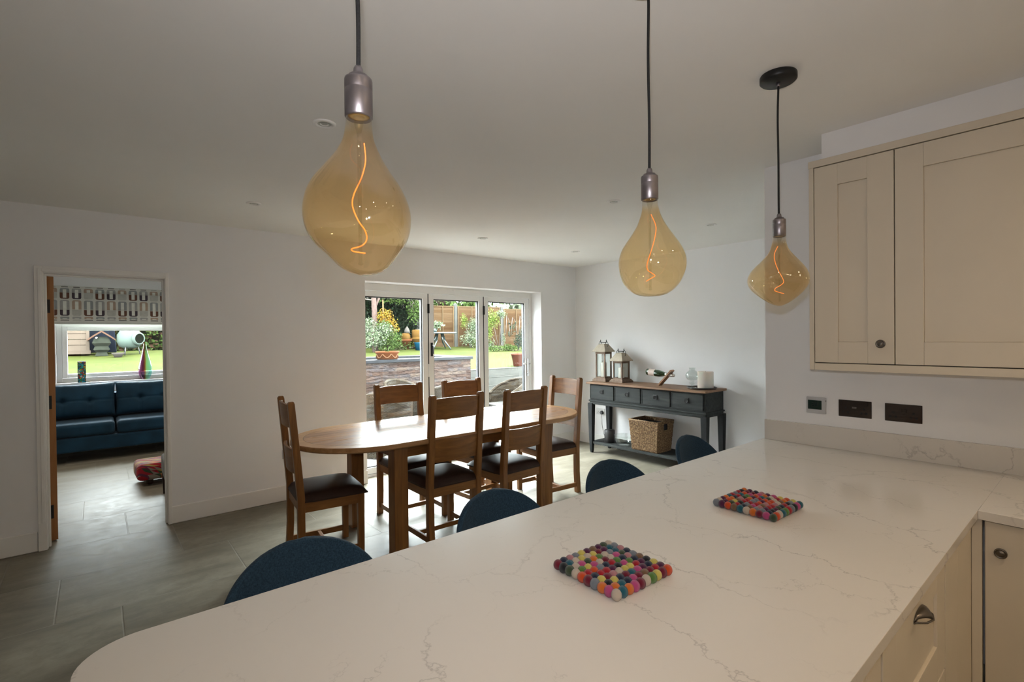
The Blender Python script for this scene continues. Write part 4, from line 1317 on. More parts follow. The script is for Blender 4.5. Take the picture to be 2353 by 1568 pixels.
# footstool and armchair just inside the doorway
def triangles():
    m, nt, b = new_mat('triangle_patchwork_fabric')
    g = G(nt)
    v = g.coord(); x, y, z = g.sep(v)
    s = 24.0
    u = g.math('MULTIPLY', g.math('ADD', x, g.math('MULTIPLY', y, .7)), s * .8)
    w = g.math('MULTIPLY', g.math('ADD', z, y), s)
    row = g.math('FLOOR', w)
    fw_ = g.math('FRACT', w)
    a = g.math('ADD', u, g.math('MULTIPLY', g.math('SUBTRACT', fw_, .0), .5))
    a = g.math('ADD', a, g.math('MULTIPLY', g.math('MODULO', g.math('ABSOLUTE', row), 2.0), .5))
    ia = g.math('FLOOR', a); fa = g.math('FRACT', a)
    up = g.math('LESS_THAN', g.math('ADD', fa, fw_), 1.0)
    cm = g.n('ShaderNodeCombineXYZ'); g.put(cm.inputs[0], ia); g.put(cm.inputs[1], row); g.put(cm.inputs[2], up)
    wn2 = g.n('ShaderNodeTexWhiteNoise', noise_dimensions='3D'); g.put(wn2.inputs['Vector'], cm.outputs[0])
    c = g.ramp(wn2.outputs['Value'], ((0, (.35, .008, .02)), (.2, (.14, .03, .07)), (.34, (.50, .12, .06)), (.46, (.45, .30, .08)), (.56, (.05, .09, .05)), (.68, (.30, .26, .22)), (.8, (.42, .02, .04)), (.9, (.45, .40, .12))), 'CONSTANT')
    g.put(b.inputs['Base Color'], c)
    b.inputs['Roughness'].default_value = .9
    return m
M['tri'] = triangles()
M['darkwood'] = wood('dark_turned_wood', (0.012, 0.006, 0.004), (0.05, 0.02, 0.012), 'z', .4)
M['greyfab'] = paint('grey_upholstery', (0.20, 0.205, 0.20), .9, var=.08, scale=60, bump=.2, bscale=400)
fs = thing('footstool', 'low footstool in red triangle patchwork fabric inside the doorway', 'footstool', (.60, 6.55, 0), math.radians(2))
b = MB(); b.box(-.31, .31, -.20, .20, .055, .225); b.build('cushion', M['tri'], fs, bevel=.045, seg=5)
for sx in (1, -1):
    for sy in (1, -1): MB().ball((0, 0, 0), .034, 18, 12).build('foot', M['darkwood'], fs, loc=(sx * .20, sy * .13, .034))
ar = thing('armchair', 'grey armchair with dark wooden legs just past the door jamb', 'armchair', (.50, 5.98, 0), math.radians(-2))
b = MB(); b.box(-.03, .66, -.60, .0, .215, .395); b.build('seat', M['greyfab'], ar, bevel=.03, seg=4)
b = MB(); b.box(.54, .68, -.60, .0, .38, .86); b.build('backrest', M['greyfab'], ar, bevel=.04, seg=4)
for lx in (0, .62):
    for ly in (-.03, -.57):
        b = MB(); b.taper((0, 0, 0), (.018, .018), (0, 0, .22), (.025, .025)); b.build('leg', M['darkwood'], ar, loc=(lx, ly, 0))

# ---------------------------------------------------------------- garden
ALB = 0.056  # garden colours darkened well below real ones to offset the very bright sky
GARDEN_FROM = {m_.name for m_ in bpy.data.materials}
def grass():
    m, nt, b = new_mat('lawn_grass')
    g = G(nt); v = g.coord()
    n = g.noise(v, 1.3, 5, .65); n2 = g.noise(g.mapping(v, (1, 2.4, 1)), 26, 4, .7)
    c = g.cramp(n, ((.3, (.20, .27, .045)), (.55, (.29, .35, .065)), (.75, (.37, .38, .10))))
    c = g.mix(g.ramp(n2, ((.36, .55), (.5, 0.0))), c, (.008, .012, .0023))
    lf = g.voronoi(g.mapping(v, (1, 1.3, 1)), 6.5)
    c = g.mix(g.ramp(lf, ((0, 1.0), (.12, .8), (.17, 0.0))), c, (.035, .014, .005))
    g.put(b.inputs['Base Color'], c); b.inputs['Roughness'].default_value = .9; b.inputs['Specular IOR Level'].default_value = .1
    g.put(b.inputs['Normal'], g.bump(n2, .5, .03))
    return m
M['grass'] = grass()
def lz(x, y):
    return .78 + .065 * (min(y, 15.5) - 8.7)
b = MB()
b.grid(lambda u, v: (-14 + 16.02 * u, 9.32 + 24 * v, lz(0, 9.32 + 24 * v) + .03 * math.sin(u * 31) * math.sin(v * 19)), 60, 60)
b.grid(lambda u, v: (2.02 + 22 * u, 8.865 + 24.4 * v, lz(0, 8.865 + 24.4 * v) + .02 * math.sin(u * 41) * math.sin(v * 19)), 70, 70)
o = b.build('lawn', M['grass']); o['kind'] = 'stuff'; tag(o, 'bright green raised lawn scattered with fallen leaves', 'lawn')
def paving():
    m, nt, b = new_mat('patio_paving')
    g = G(nt); v = g.coord()
    br = g.n('ShaderNodeTexBrick'); g.put(br.inputs['Vector'], v)
    br.inputs['Scale'].default_value = 1.6; br.inputs['Color1'].default_value = (.17, .16, .15, 1); br.inputs['Color2'].default_value = (.20, .19, .18, 1); br.inputs['Mortar'].default_value = (.11, .10, .09, 1)
    br.inputs['Mortar Size'].default_value = .012
    lf = g.voronoi(v, 11); ln = g.noise(v, 1.1, 3)
    k = g.math('MULTIPLY', g.ramp(lf, ((0, 1.0), (.26, 1.0), (.34, 0.0))), g.ramp(ln, ((.36, 0.0), (.44, 1.0))))
    vc = g.n('ShaderNodeTexVoronoi'); g.put(vc.inputs['Vector'], v); vc.inputs['Scale'].default_value = 11
    sc = g.n('ShaderNodeSeparateColor'); g.put(sc.inputs[0], vc.outputs['Color'])
    leafc = g.cramp(sc.outputs[1], ((0, (.50, .19, .05)), (.5, (.62, .33, .14)), (1, (.42, .14, .05))))
    g.put(b.inputs['Base Color'], g.mix(k, br.outputs['Color'], leafc)); b.inputs['Roughness'].default_value = .85
    return m
M['paving'] = paving()
b = MB(); b.box(2.0, 16, YW + .345, 8.74, -.16, -.08); struct('patio', b, M['paving'], label='pale paving strewn with orange leaves')
def stonewall():
    m, nt, b = new_mat('split_stone_cladding')
    g = G(nt); v0 = g.coord()
    ax = g.sep(v0)
    cm = g.n('ShaderNodeCombineXYZ'); g.put(cm.inputs[0], g.math('ADD', ax[0], ax[1])); g.put(cm.inputs[1], ax[2])
    wob = g.noise(v0, 3, 2, out='Color')
    ad = g.n('ShaderNodeVectorMath', operation='MULTIPLY_ADD'); g.put(ad.inputs[0], wob); ad.inputs[1].default_value = (.03, .015, 0); g.put(ad.inputs[2], cm.outputs[0])
    br = g.n('ShaderNodeTexBrick'); g.put(br.inputs['Vector'], ad.outputs[0]); br.offset = .37; br.squash = 1.6; br.squash_frequency = 3
    for k, q in (('Scale', 1.0), ('Brick Width', .30), ('Row Height', .062), ('Mortar Size', .003), ('Bias', 0.0)): br.inputs[k].default_value = q
    br.inputs['Color1'].default_value = (0, 0, 0, 1); br.inputs['Color2'].default_value = (1, 1, 1, 1); br.inputs['Mortar'].default_value = (.5, .5, .5, 1)
    sc = g.n('ShaderNodeSeparateColor'); g.put(sc.inputs[0], br.outputs['Color'])
    c = g.cramp(g.math('MULTIPLY_ADD', g.noise(v0, 7, 4), .5, g.math('MULTIPLY_ADD', sc.outputs[0], .55, -.05)), ((.12, (.22, .15, .14)), (.35, (.50, .34, .27)), (.5, (.40, .35, .36)), (.66, (.66, .50, .40)), (.85, (.24, .21, .23))))
    c = g.mix(g.math('MULTIPLY', br.outputs['Fac'], .7), c, (.014, .011, .01))
    g.put(b.inputs['Base Color'], c); b.inputs['Roughness'].default_value = .9
    g.put(b.inputs['Normal'], g.bump(g.math('SUBTRACT', g.noise(g.mapping(v0, (1, 1, 3)), 9, 5), g.math('MULTIPLY', br.outputs['Fac'], 1.5)), 1.0, .05))
    return m
M['stone'] = stonewall()
M['coping'] = paint('dark_slate_coping', (0.17, 0.18, 0.20), .35, var=.15, scale=5)
M['soil'] = paint('dark_soil', (0.05, 0.035, 0.02), .95, var=.4, scale=30)
pt = thing('raised_planter', 'raised stone-clad planter with dark slate coping beyond the patio', 'planter', (0, 0, 0))
PX0, PX1, PY0, PY1, PT = 2.05, 5.60, 8.0, 9.3, 1.075
b = MB(); b.box(PX0, PX1, PY0, PY0 + .22, -.08, PT); b.box(PX1 - .22, PX1, PY0 + .22, PY1, -.08, PT); b.box(PX0, PX0 + .22, PY0 + .22, PY1, -.08, PT); b.box(PX0, PX1, PY1, PY1 + .2, -.08, PT)
b.build('stone_wall', M['stone'], pt)
b = MB(); e = .035; b.box(PX0 - e, PX1 + e, PY0 - e, PY0 + .30, PT, PT + .052); b.box(PX1 - .30, PX1 + e, PY0 + .30, PY1 + .2, PT, PT + .052); b.box(PX0 - e, PX0 + .3, PY0 + .3, PY1 + .2, PT, PT + .052); b.box(PX0 + .3, PX1 - .3, PY1 - .06, PY1 + .22, PT, PT + .052)
b.build('coping', M['coping'], pt, bevel=.004)
MB().box(PX0 + .2, PX1 - .2, PY0 + .2, PY1 + .02, .6, PT - .02).build('soil', M['soil'], pt)
M['conc'] = paint('pale_concrete', (0.42, 0.42, 0.38), .85, var=.10, scale=5, bump=.15, bscale=60)
rw = thing('retaining_wall', 'retaining wall of stacked pale concrete boards holding up the lawn', 'retaining wall', (0, 0, 0))
for k in range(5):
    z1 = .80 - .172 * k
    b = MB(); b.box(5.62, 17.0, 8.72 - .075 * k, 8.86, z1 - .172, z1); b.box(5.62, 17.0, 8.71 - .075 * k, 8.80, z1 - .012, z1 + .001)
    b.build('concrete_board', M['conc'], rw, bevel=.004)

def leafmat(name, cs, rough=.55):
    m, nt, b = new_mat(name)
    g = G(nt); v = g.coord()
    n = g.noise(v, 9, 2, .5)
    n2 = g.noise(v, 1.4, 2)
    k = g.math('ADD', g.math('MULTIPLY', n, .7), g.math('MULTIPLY', n2, .3))
    g.put(b.inputs['Base Color'], g.cramp(k, tuple((.32 + .36 * i / (len(cs) - 1), c) for i, c in enumerate(cs))))
    b.inputs['Roughness'].default_value = rough
    b.inputs['Specular IOR Level'].default_value = .35
    return m
M['ivy'] = leafmat('dark_ivy_leaves', ((.010, .028, .010), (.022, .062, .022), (.055, .12, .045), (.10, .17, .07)), .4)
M['bush'] = leafmat('mid_green_leaves', ((.12, .25, .04), (.28, .48, .10), (.48, .68, .20)))
M['silver'] = leafmat('silvery_leaves', ((.45, .62, .30), (.75, .95, .55), (1.1, 1.25, .90)))
M['lime'] = leafmat('lime_leaves', ((.30, .50, .06), (.60, .85, .14), (.90, 1.05, .28)))
M['autumn'] = leafmat('yellow_orange_leaves', ((1.0, .38, .03), (1.2, .70, .07), (.85, .90, .11)))
M['tealleaf'] = leafmat('blue_green_leaves', ((.03, .09, .05), (.07, .17, .10), (.14, .28, .18)))
M['bark'] = paint('pinkish_bark', (0.62, 0.42, 0.36), .9, var=.25, scale=14, bump=.4, bscale=40)
M['twig'] = paint('pale_twigs', (0.80, 0.66, 0.56), .9, var=.15, scale=10)
def leaves(b, n, pos, size, rnd, mi=0, flat=.0):
    for _ in range(n):
        p = Vector(pos(rnd))
        s = size * rnd.uniform(.6, 1.35)
        d = Vector((rnd.gauss(0, 1), rnd.gauss(0, 1), rnd.gauss(0, 1) - flat)).normalized()
        a = d.orthogonal().normalized()
        a.rotate(Matrix.Rotation(rnd.uniform(0, 6.28), 3, d))
        c = d.cross(a)
        tip = p + a * s
        b.add([p - a * s * .55, p + c * s * .42 + d * s * .06, tip, p - c * s * .42 + d * s * .06], [(0, 1, 2), (0, 2, 3)], mi)
def blob(cx, cy, cz, rx, ry, rz, hollow=.55):
    def P(r):
        d = Vector((r.gauss(0, 1), r.gauss(0, 1), r.gauss(0, 1))).normalized()
        k = r.uniform(hollow, 1.0) * (1 + .12 * math.sin(d.x * 7 + cx) * math.sin(d.z * 6))
        return (cx + d.x * rx * k, cy + d.y * ry * k, cz + d.z * rz * k)
    return P
def shrub(name, label, x, y, blobs, mats, size, seed, group=None, stem=True, cat='shrub'):
    """blobs: (dx,dy,dz,rx,ry,rz,n,mi)"""
    z0 = lz(x, y)
    t = thing(name, label, cat, (x, y, z0), group=group)
    rnd = random.Random(seed)
    b = MB()
    for dx, dy, dz, rx, ry, rz, n, mi in blobs:
        leaves(b, int(n * 2.6), blob(dx, dy, dz, rx, ry, rz, .35), size * .62, rnd, mi)
    b.build('foliage', mats, t)
    if stem:
        b = MB()
        for dx, dy, dz, rx, ry, rz, n, mi in blobs:
            b.tube([(0, 0, -.03), (dx * .5, dy * .5, dz * .5), (dx, dy, dz)], [.02, .015, .008], 6)
            for _ in range(5):
                q = (dx + rnd.uniform(-rx, rx) * .7, dy + rnd.uniform(-ry, ry) * .7, dz + rnd.uniform(-.2, .8) * rz)
                b.tube([(dx * .6, dy * .6, dz * .6), q], [.008, .004], 5)
        b.build('stem', M['bark'], t)
    return t

# ivy hedge at the end of the garden
hd = thing('ivy_hedge', 'tall dark ivy hedge at the end of the garden, left of the fence', 'hedge', (0, 0, 0))
rnd = random.Random(11)
b = MB()
def hedgepos(r):
    x = r.uniform(4.2, 8.6); z = 1.1 + 2.35 * r.random() ** .9
    y = 15.3 + .25 * math.sin(x * 2.1) + .2 * math.sin(z * 3 + x) - .12 * abs(r.gauss(0, 1)) - .2 * max(0, 2.2 - z) * 0
    return (x, y, z)
leaves(b, 14000, hedgepos, .062, rnd, 0, .5)
b.build('foliage', M['ivy'], hd)
M['dark'] = paint('painted_shade_and_roof', (0.012, 0.020, 0.008), .95, var=.4, scale=6)  # near-black colour painted as shade; the shed roof shares it
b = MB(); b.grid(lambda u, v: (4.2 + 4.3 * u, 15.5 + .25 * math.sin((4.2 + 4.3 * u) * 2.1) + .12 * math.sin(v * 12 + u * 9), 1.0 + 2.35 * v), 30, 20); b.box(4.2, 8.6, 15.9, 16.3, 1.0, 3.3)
b.build('shade_backing', M['dark'], hd)  # dark backing behind the leaves, painted as the hedge's inner shade
h2 = thing('mixed_hedge', 'brown and green hedge behind the chiminea, seen through the living room window', 'hedge', (0, 0, 0))
b = MB(); rnd = random.Random(12)
leaves(b, 7000, lambda r: (r.uniform(-4.5, 3.4), 17.6 - .15 * abs(r.gauss(0, 1)) + .15 * math.sin(r.uniform(0, 9)), 1.15 + 3.0 * r.random() ** 1.3), .075, rnd, 0, .3)
leaves(b, 2600, lambda r: (r.uniform(-4.5, 3.4), 17.45 - .15 * abs(r.gauss(0, 1)), 1.15 + 3.0 * r.random() ** 1.3), .07, rnd, 1, .3)
M['brownleaf'] = leafmat('rusty_leaves', ((.10, .045, .02), (.20, .09, .045), (.32, .20, .09)))
b.build('foliage', [M['bush'], M['brownleaf']], h2)
b = MB(); b.box(-4.5, 3.4, 17.8, 18.1, 1.0, 4.0); b.build('shade_backing', M['dark'], h2)  # solid dark block with the hedge's inner shade in its colour

# bare tree in front of the hedge
tr_ = thing('bare_tree', 'pinkish bare-branched tree in front of the ivy hedge', 'tree', (6.46, 14.2, lz(0, 14.2)))
b = MB()
b.tube([(0, 0, -.1), (0, 0, .7), (-.03, 0, 1.35), (-.06, .0, 2.2), (-.10, .0, 3.6)], [.10, .088, .078, .06, .05], 14)
b.tube([(-.02, 0, 1.25), (.12, 0, 1.55), (.20, 0, 2.1), (.24, .1, 3.2)], [.04, .036, .030, .02], 10)
b.build('trunk', M['bark'], tr_)
b = MB(); rnd = random.Random(4)
def branch(b, p, d, L, r, depth):
    pts = [Vector(p)]
    dd = Vector(d).normalized()
    for k in range(6):
        dd = (dd + Vector((rnd.gauss(0, .16), rnd.gauss(0, .12), rnd.gauss(0, .14) - .05))).normalized()
        pts.append(pts[-1] + dd * L / 6)
    b.tube(pts, [max(.003, r * (1 - k / 7)) for k in range(7)], 6)
    if depth:
        for k in range(3):
            i = rnd.randint(1, 5)
            branch(b, pts[i], dd + Vector((rnd.gauss(0, .7), rnd.gauss(0, .4), rnd.gauss(0, .6))), L * .6, r * .55, depth - 1)
for p, d, L in (((.18, 0, 1.9), (1, 0, .6), 1.5), ((.20, 0, 2.1), (.9, 0, -.1), 1.6), ((-.03, 0, 1.5), (-1, 0, .25), 1.2), ((.2, 0, 2.2), (1, -.1, -.5), 1.5), ((-.05, 0, 1.9), (-.8, 0, .5), 1.2), ((.22, .05, 2.5), (1.2, 0, -.35), 2.2), ((.22, .05, 2.6), (1.4, 0, -.15), 2.4)):
    branch(b, p, d, L, .022, 2)
b.build('branch', M['twig'], tr_)
ca = thing('leafy_tree', 'green foliage of an overhanging tree above the hedge end', 'tree', (7.6, 14.6, lz(0, 14.6)))
b = MB(); rnd = random.Random(21)
for q in ((-.3, 0, 1.75, .7, .4, .35, 600), (.45, 0, 1.35, .35, .3, .6, 500), (.2, 0, 2.3, 1.2, .5, .5, 900), (-1.1, 0, 2.4, .8, .4, .4, 400)):
    leaves(b, int(q[6] * 1.8), blob(*q[:6], .2), .052, rnd)
b.build('foliage', M['bush'], ca)
b = MB(); b.tube([(.95, .5, -.1), (.9, .4, 1.6), (.3, .1, 2.3), (-1, 0, 2.5)], [.09, .07, .05, .02], 8); b.build('trunk', M['bark'], ca)

# shrubs left of the view through the glass doors
shrub('silver_shrub', 'pale silvery shrub in front of the tree foot', 6.12, 13.6, [(0, 0, .42, .42, .3, .36, 500, 0), (.35, 0, .62, .3, .25, .25, 260, 0), (-.1, 0, .8, .2, .2, .2, 120, 0)], [M['silver']], .06, 1)
shrub('green_shrub', 'bright green bush right of the silvery shrub', 6.62, 13.65, [(0, 0, .36, .45, .3, .34, 600, 0), (-.15, 0, .7, .3, .2, .22, 220, 0)], [M['bush'], M['autumn']], .06, 2)
shrub('autumn_shrub', 'yellow and orange leaved shrub behind the green bush', 6.78, 14.0, [(-.1, 0, 1.0, .28, .2, .28, 260, 0), (.1, 0, .7, .3, .2, .3, 160, 0)], [M['autumn']], .055, 3)
b = MB(); b.tube([(0, 0, -.05), (-.02, 0, 1.5)], [.03, .022], 8)
tag(b.build('wooden_stake', paint('stake_wood', (.55, .38, .18), .8, var=.1), loc=(6.64, 14.0, lz(0, 14.45))), 'pale wooden stake rising behind the autumn shrub', 'stake')
shrub('low_border_plants', 'low leafy border plants along the far lawn edge', 7.0, 14.1, [(-.2, 0, .14, .4, .2, .16, 260, 0), (.3, 0, .12, .5, .2, .14, 220, 0), (1.1, 0, .12, .4, .2, .14, 160, 1)], [M['bush'], M['lime']], .05, 4, cat='plants')
M['terra'] = paint('terracotta', (0.60, 0.20, 0.075), .8, var=.08, scale=8)
M['terrap'] = paint('pink_terracotta', (0.55, 0.20, 0.13), .7, var=.08, scale=8)
M['ochre'] = paint('ochre_clay', (0.58, 0.30, 0.07), .8, var=.1)
M['swag'] = paint('pale_clay_relief', (0.74, 0.36, 0.18), .8, var=.06)
def pot(name, label, x, y, z, prof, mat, cat='plant pot', group=None, extra=None):
    t = thing(name, label, cat, (x, y, z), group=group)
    MB().lathe(prof, 32).build('pot_body', mat, t)
    return t
t = pot('terracotta_bowl', 'wide terracotta bowl with swag relief on the planter coping', 3.92, 8.14, PT + .053, [(.17, 0), (.19, .01), (.195, .10), (.215, .115), (.215, .14), (.195, .14), (.18, .11), (.001, .10)], M['terra'])
t.scale = (1, .8, 1)
b = MB()
for k in range(8):
    a0 = k * math.pi / 4
    pts = []
    for i in range(9):
        a = a0 + math.pi / 4 * i / 8
        z = .095 - .065 * math.sin(math.pi * i / 8)
        pts.append((.195 * math.cos(a), .195 * math.sin(a), z))
    b.tube(pts, .010, 8)
b.build('swag', M['swag'], t)
b = MB(); rnd = random.Random(5)
leaves(b, 60, lambda r: (r.gauss(0, .05), r.gauss(0, .05), r.uniform(.11, .22)), .02, rnd); b.build('seedling', M['bush'], t)
t = pot('terracotta_trug', 'orange terracotta pot holding smaller pots by the hedge', 7.42, 14.25, lz(0, 14.25), [(.17, 0), (.24, .26), (.27, .27), (.27, .31), (.23, .31), (.20, .24), (.001, .22)], M['terra'])
b = MB(); b.lathe([(.16, 0), (.14, .16), (.11, .24)], 20); b.build('pot_body', M['ochre'], loc=(7.55, 14.35, lz(0, 14.25) + .27)); o = [q for q in bpy.data.objects if q.type == 'MESH'][-1]
oc = bpy.data.objects[o.name]
for q in list(bpy.data.objects):
    if q.name.startswith('pot_body') and q.parent is None:
        q.name = 'clay_pot'; tag(q, 'ochre clay pot stacked in the orange terracotta pot', 'plant pot')
M['plw'] = paint('weathered_white', (0.50, 0.44, 0.38), .8, var=.1)
b = MB(); b.lathe([(.10, 0), (.08, .08), (.04, .16), (.001, .21)], 16)
tag(b.build('cloche', M['plw'], loc=(7.58, 14.32, lz(0, 14.25) + .52)), 'pale cone shaped cover on top of the stacked pots', 'ornament')
t = pot('clay_urn', 'ochre clay urn on a pale stand beside the terracotta pot', 7.90, 14.25, lz(0, 14.25), [(.20, 0), (.20, .30), (.24, .32), (.24, .35), (.15, .36), (.17, .40), (.17, .58), (.14, .62), (.001, .62)], M['ochre'])
b = MB(); b.lathe([(.11, 0), (.15, .22), (.16, .25), (.13, .25), (.001, .20)], 24)
tag(b.build('blue_bucket', paint('blue_plastic', (.02, .24, .42), .4), loc=(7.66, 13.7, lz(0, 13.75))), 'small bright blue bucket by the far border', 'bucket')
b = MB(); b.lathe([(.10, 0), (.11, .3), (.13, .55), (.07, .62), (.001, .62)], 20)
tag(b.build('milk_churn', paint('grey_zinc', (.42, .45, .50), .4, .5), loc=(8.20, 14.75, lz(0, 14.7))), 'grey metal churn standing against the hedge', 'churn')

# round garden table with a plant
gt = thing('garden_table', 'round blue-green garden table before the fence', 'garden table', (8.58, 14.0, lz(0, 14.0)))
M['tealp'] = paint('teal_painted_metal', (0.16, 0.30, 0.29), .25, .2, var=.08)
MB().lathe([(.55, .50), (.57, .505), (.57, .53), (.55, .54), (.001, .545)], 44).build('table_top', M['tealp'], gt)
for k in range(4):
    a = k * math.pi / 2 + .5
    MB().tube([(.12 * math.cos(a), .12 * math.sin(a), .50), (.20 * math.cos(a), .20 * math.sin(a), .25), (.42 * math.cos(a), .42 * math.sin(a), -.02)], [.03, .028, .02], 8).build('leg', M['tealp'], gt)
pp = thing('potted_plant', 'leafy green plant on the round garden table', 'potted plant', (8.36, 13.95, lz(0, 14.0) + .545))
MB().lathe([(.07, 0), (.10, .12), (.001, .11)], 20).build('pot', M['tealp'], pp)
b = MB(); rnd = random.Random(8); leaves(b, 260, blob(.05, 0, .22, .33, .2, .16, .2), .055, rnd); b.build('foliage', M['silver'], pp)

# fence
M['fence'] = None
def fencemat():
    m, nt, b = new_mat('larch_lap_fence')
    g = G(nt); v = g.coord(); x, y, z = g.sep(v)
    zz = g.math('MULTIPLY', g.math('ADD', z, g.math('MULTIPLY', g.noise(v, 2, 2), .02)), 11.5)
    fz = g.math('FRACT', zz)
    pl_ = g.n('ShaderNodeTexWhiteNoise', noise_dimensions='2D'); cm = g.n('ShaderNodeCombineXYZ'); g.put(cm.inputs[0], g.math('FLOOR', zz)); g.put(cm.inputs[1], g.math('FLOOR', g.math('DIVIDE', x, 1.8))); g.put(pl_.inputs['Vector'], cm.outputs[0])
    c = g.cramp(g.math('MULTIPLY_ADD', g.noise(g.mapping(v, (1, 1, 14)), 3, 4), .6, g.math('MULTIPLY', pl_.outputs['Value'], .4)), ((.25, (.30, .15, .065)), (.5, (.45, .25, .115)), (.75, (.58, .36, .19))))
    c = g.mix(g.math('MULTIPLY', g.math('LESS_THAN', fz, .10), .6), c, (.011, .0055, .003))
    g.put(b.inputs['Base Color'], c); b.inputs['Roughness'].default_value = .85
    g.put(b.inputs['Normal'], g.bump(fz, .5, .03))
    return m
M['fence'] = fencemat()
M['batten'] = paint('fence_batten', (.55, .36, .19), .85, var=.1, scale=10)
fn = thing('garden_fence', 'brown lapped wooden fence with concrete posts at the back of the garden', 'fence', (8.02, 15.2, 1.16), math.radians(-10))
Lp = 1.86
for k in range(6):
    xa = 1.80 + (k - 1) * Lp if k else .42
    Lp_ = Lp if k else 1.38
    zt = (1.42, 1.42, 1.36, 1.36, 1.36, 1.36)[k]
    b = MB(); b.box(xa + .06, xa + Lp_ - .06, 0, .03, -.18, zt); p_ = b.build('fence_panel', M['fence'], fn)
    b = MB(); b.box(xa + .06, xa + Lp_ - .06, -.02, .05, zt, zt + .03)
    for q in (.02, .33, .66, .98):
        cx = xa + .06 + (Lp_ - .12) * q
        b.box(cx - .018, cx + .018, -.022, 0, -.18, zt)
    b.build('batten', M['batten'], p_)
    b = MB(); b.box(xa - .055, xa + .055, -.03, .06, -.2, zt + .09); b.taper((xa, .015, zt + .09), (.055, .045), (xa, .015, zt + .13), (.02, .02)); b.build('post', M['conc'], fn)
def climber(label, x, y, blobs, mats, seed, size=.05):
    z0 = 1.12
    t = thing('climbing_plant', label, 'climbing plant', (x, y, z0), group='climbers on the fence')
    rnd = random.Random(seed); b = MB()
    for dx, dy, dz, rx, ry, rz, n, mi in blobs: leaves(b, int(n * 2.4), blob(dx, dy, dz, rx, ry, rz, .1), size * .65, rnd, mi)
    b.build('foliage', mats, t)
    b = MB()
    for dx, dy, dz, rx, ry, rz, n, mi in blobs: b.tube([(0, .05, -.1), (dx * .6, dy * .5, dz * .6), (dx, dy, dz)], [.014, .01, .006], 6)
    b.build('stem', M['twig'], t)
climber('pale green climber spreading up the middle of the fence', 10.05, 14.3, [(-.30, 0, .95, .16, .1, .32, 130, 1), (.10, 0, .75, .32, .15, .35, 420, 0), (-.05, 0, .32, .45, .2, .3, 420, 0), (.35, 0, .95, .2, .15, .35, 200, 0), (.3, 0, .2, .4, .2, .2, 250, 1)], [M['silver'], M['lime']], 31)
climber('lime green climber around the second fence post', 11.15, 14.1, [(-.35, 0, 1.0, .42, .15, .38, 520, 0), (.1, 0, 1.2, .25, .12, .16, 180, 1), (-.5, 0, .55, .2, .15, .4, 260, 0), (-.45, 0, .10, .25, .15, .25, 160, 1), (.2, 0, .3, .1, .1, .3, 60, 1)], [M['lime'], M['silver']], 32)
t = thing('bare_climber', 'bare looping climber stems on the right of the fence', 'climbing plant', (11.32, 13.95, 1.1))
b = MB()
for x0_, h, w_2 in ((.0, 1.15, .18), (.25, 1.1, .26), (.62, 1.15, .22)):
    b.tube([(x0_, 0, .45), (x0_ + .02, 0, .8), (x0_ + w_2 * .3, 0, h), (x0_ + w_2 * .8, 0, h - .15), (x0_ + w_2, 0, h - .5), (x0_ + w_2 * .85, 0, .4)], .012, 6)
b.build('stem', M['twig'], t)
b = MB(); rnd = random.Random(33); leaves(b, 60, lambda r: (r.uniform(.1, .5), -.02, r.uniform(.4, .9)), .05, rnd); b.build('foliage', M['tealleaf'], t)
shrub('border_shrub', 'blue-green leafy shrub behind the tall pink pot', 10.70, 12.6, [(.15, 0, .30, .28, .2, .30, 260, 0), (-.35, 0, .10, .35, .2, .12, 200, 1), (.3, 0, .6, .2, .15, .25, 120, 0), (-.9, 0, .10, .35, .2, .10, 160, 1)], [M['tealleaf'], M['bush']], .055, 6)
pot('tall_pot', 'tall pink terracotta pot at the right lawn edge', 7.72, 9.02, .80, [(.13, 0), (.14, .01), (.185, .26), (.195, .265), (.20, .30), (.185, .30), (.17, .27), (.001, .26)], M['terrap'])

# house and trees beyond the fence
M['brick'] = paint('red_brick_wall', (.42, .19, .13), .9, var=.2, scale=3, bump=.3, bscale=30)
hs = thing('brick_house', 'red brick house glimpsed above the fence', 'house', (14.6, 26.0, 0))
MB().box(-1.6, 2.4, 0, 5, 1.25, 3.6).build('wall', M['brick'], hs)
b = MB(); b.prism([(-1.9, 3.5), (2.7, 3.5), (.4, 4.6)], -.3, 5.3, 'y'); b.build('roof', paint('brown_roof_tiles', (.13, .08, .06), .9, var=.3, scale=4), hs)
far = [(17.4, 24.5, 3.4, 2.3, 1.3, 1100, 'green treetops above the middle of the fence', 'bush'), (20.6, 23.5, 3.2, 1.9, 1.1, 1000, 'pale green treetop above the right of the fence', 'silver'), (23.6, 24.0, 2.9, 1.2, .8, 500, 'small dark evergreen top right of the fence', 'ivy'), (11.6, 21.0, 3.0, 1.3, .9, 800, 'tree between the hedge and the brick house', 'bush')]
for i, (x, y, z, rx, rz_, n, l, mk) in enumerate(far):
    t = thing('distant_tree', l, 'tree', (x, y, 1.1), group='trees beyond the fence')
    b = MB(); rnd = random.Random(50 + i); leaves(b, n, blob(0, 0, z - 1.1, rx, 1.0, rz_, .2), .2, rnd); b.build('crown', M[mk], t)
    MB().tube([(0, 0, 0), (0, 0, z - 1.1)], [.16, .08], 8).build('trunk', M['bark'], t)

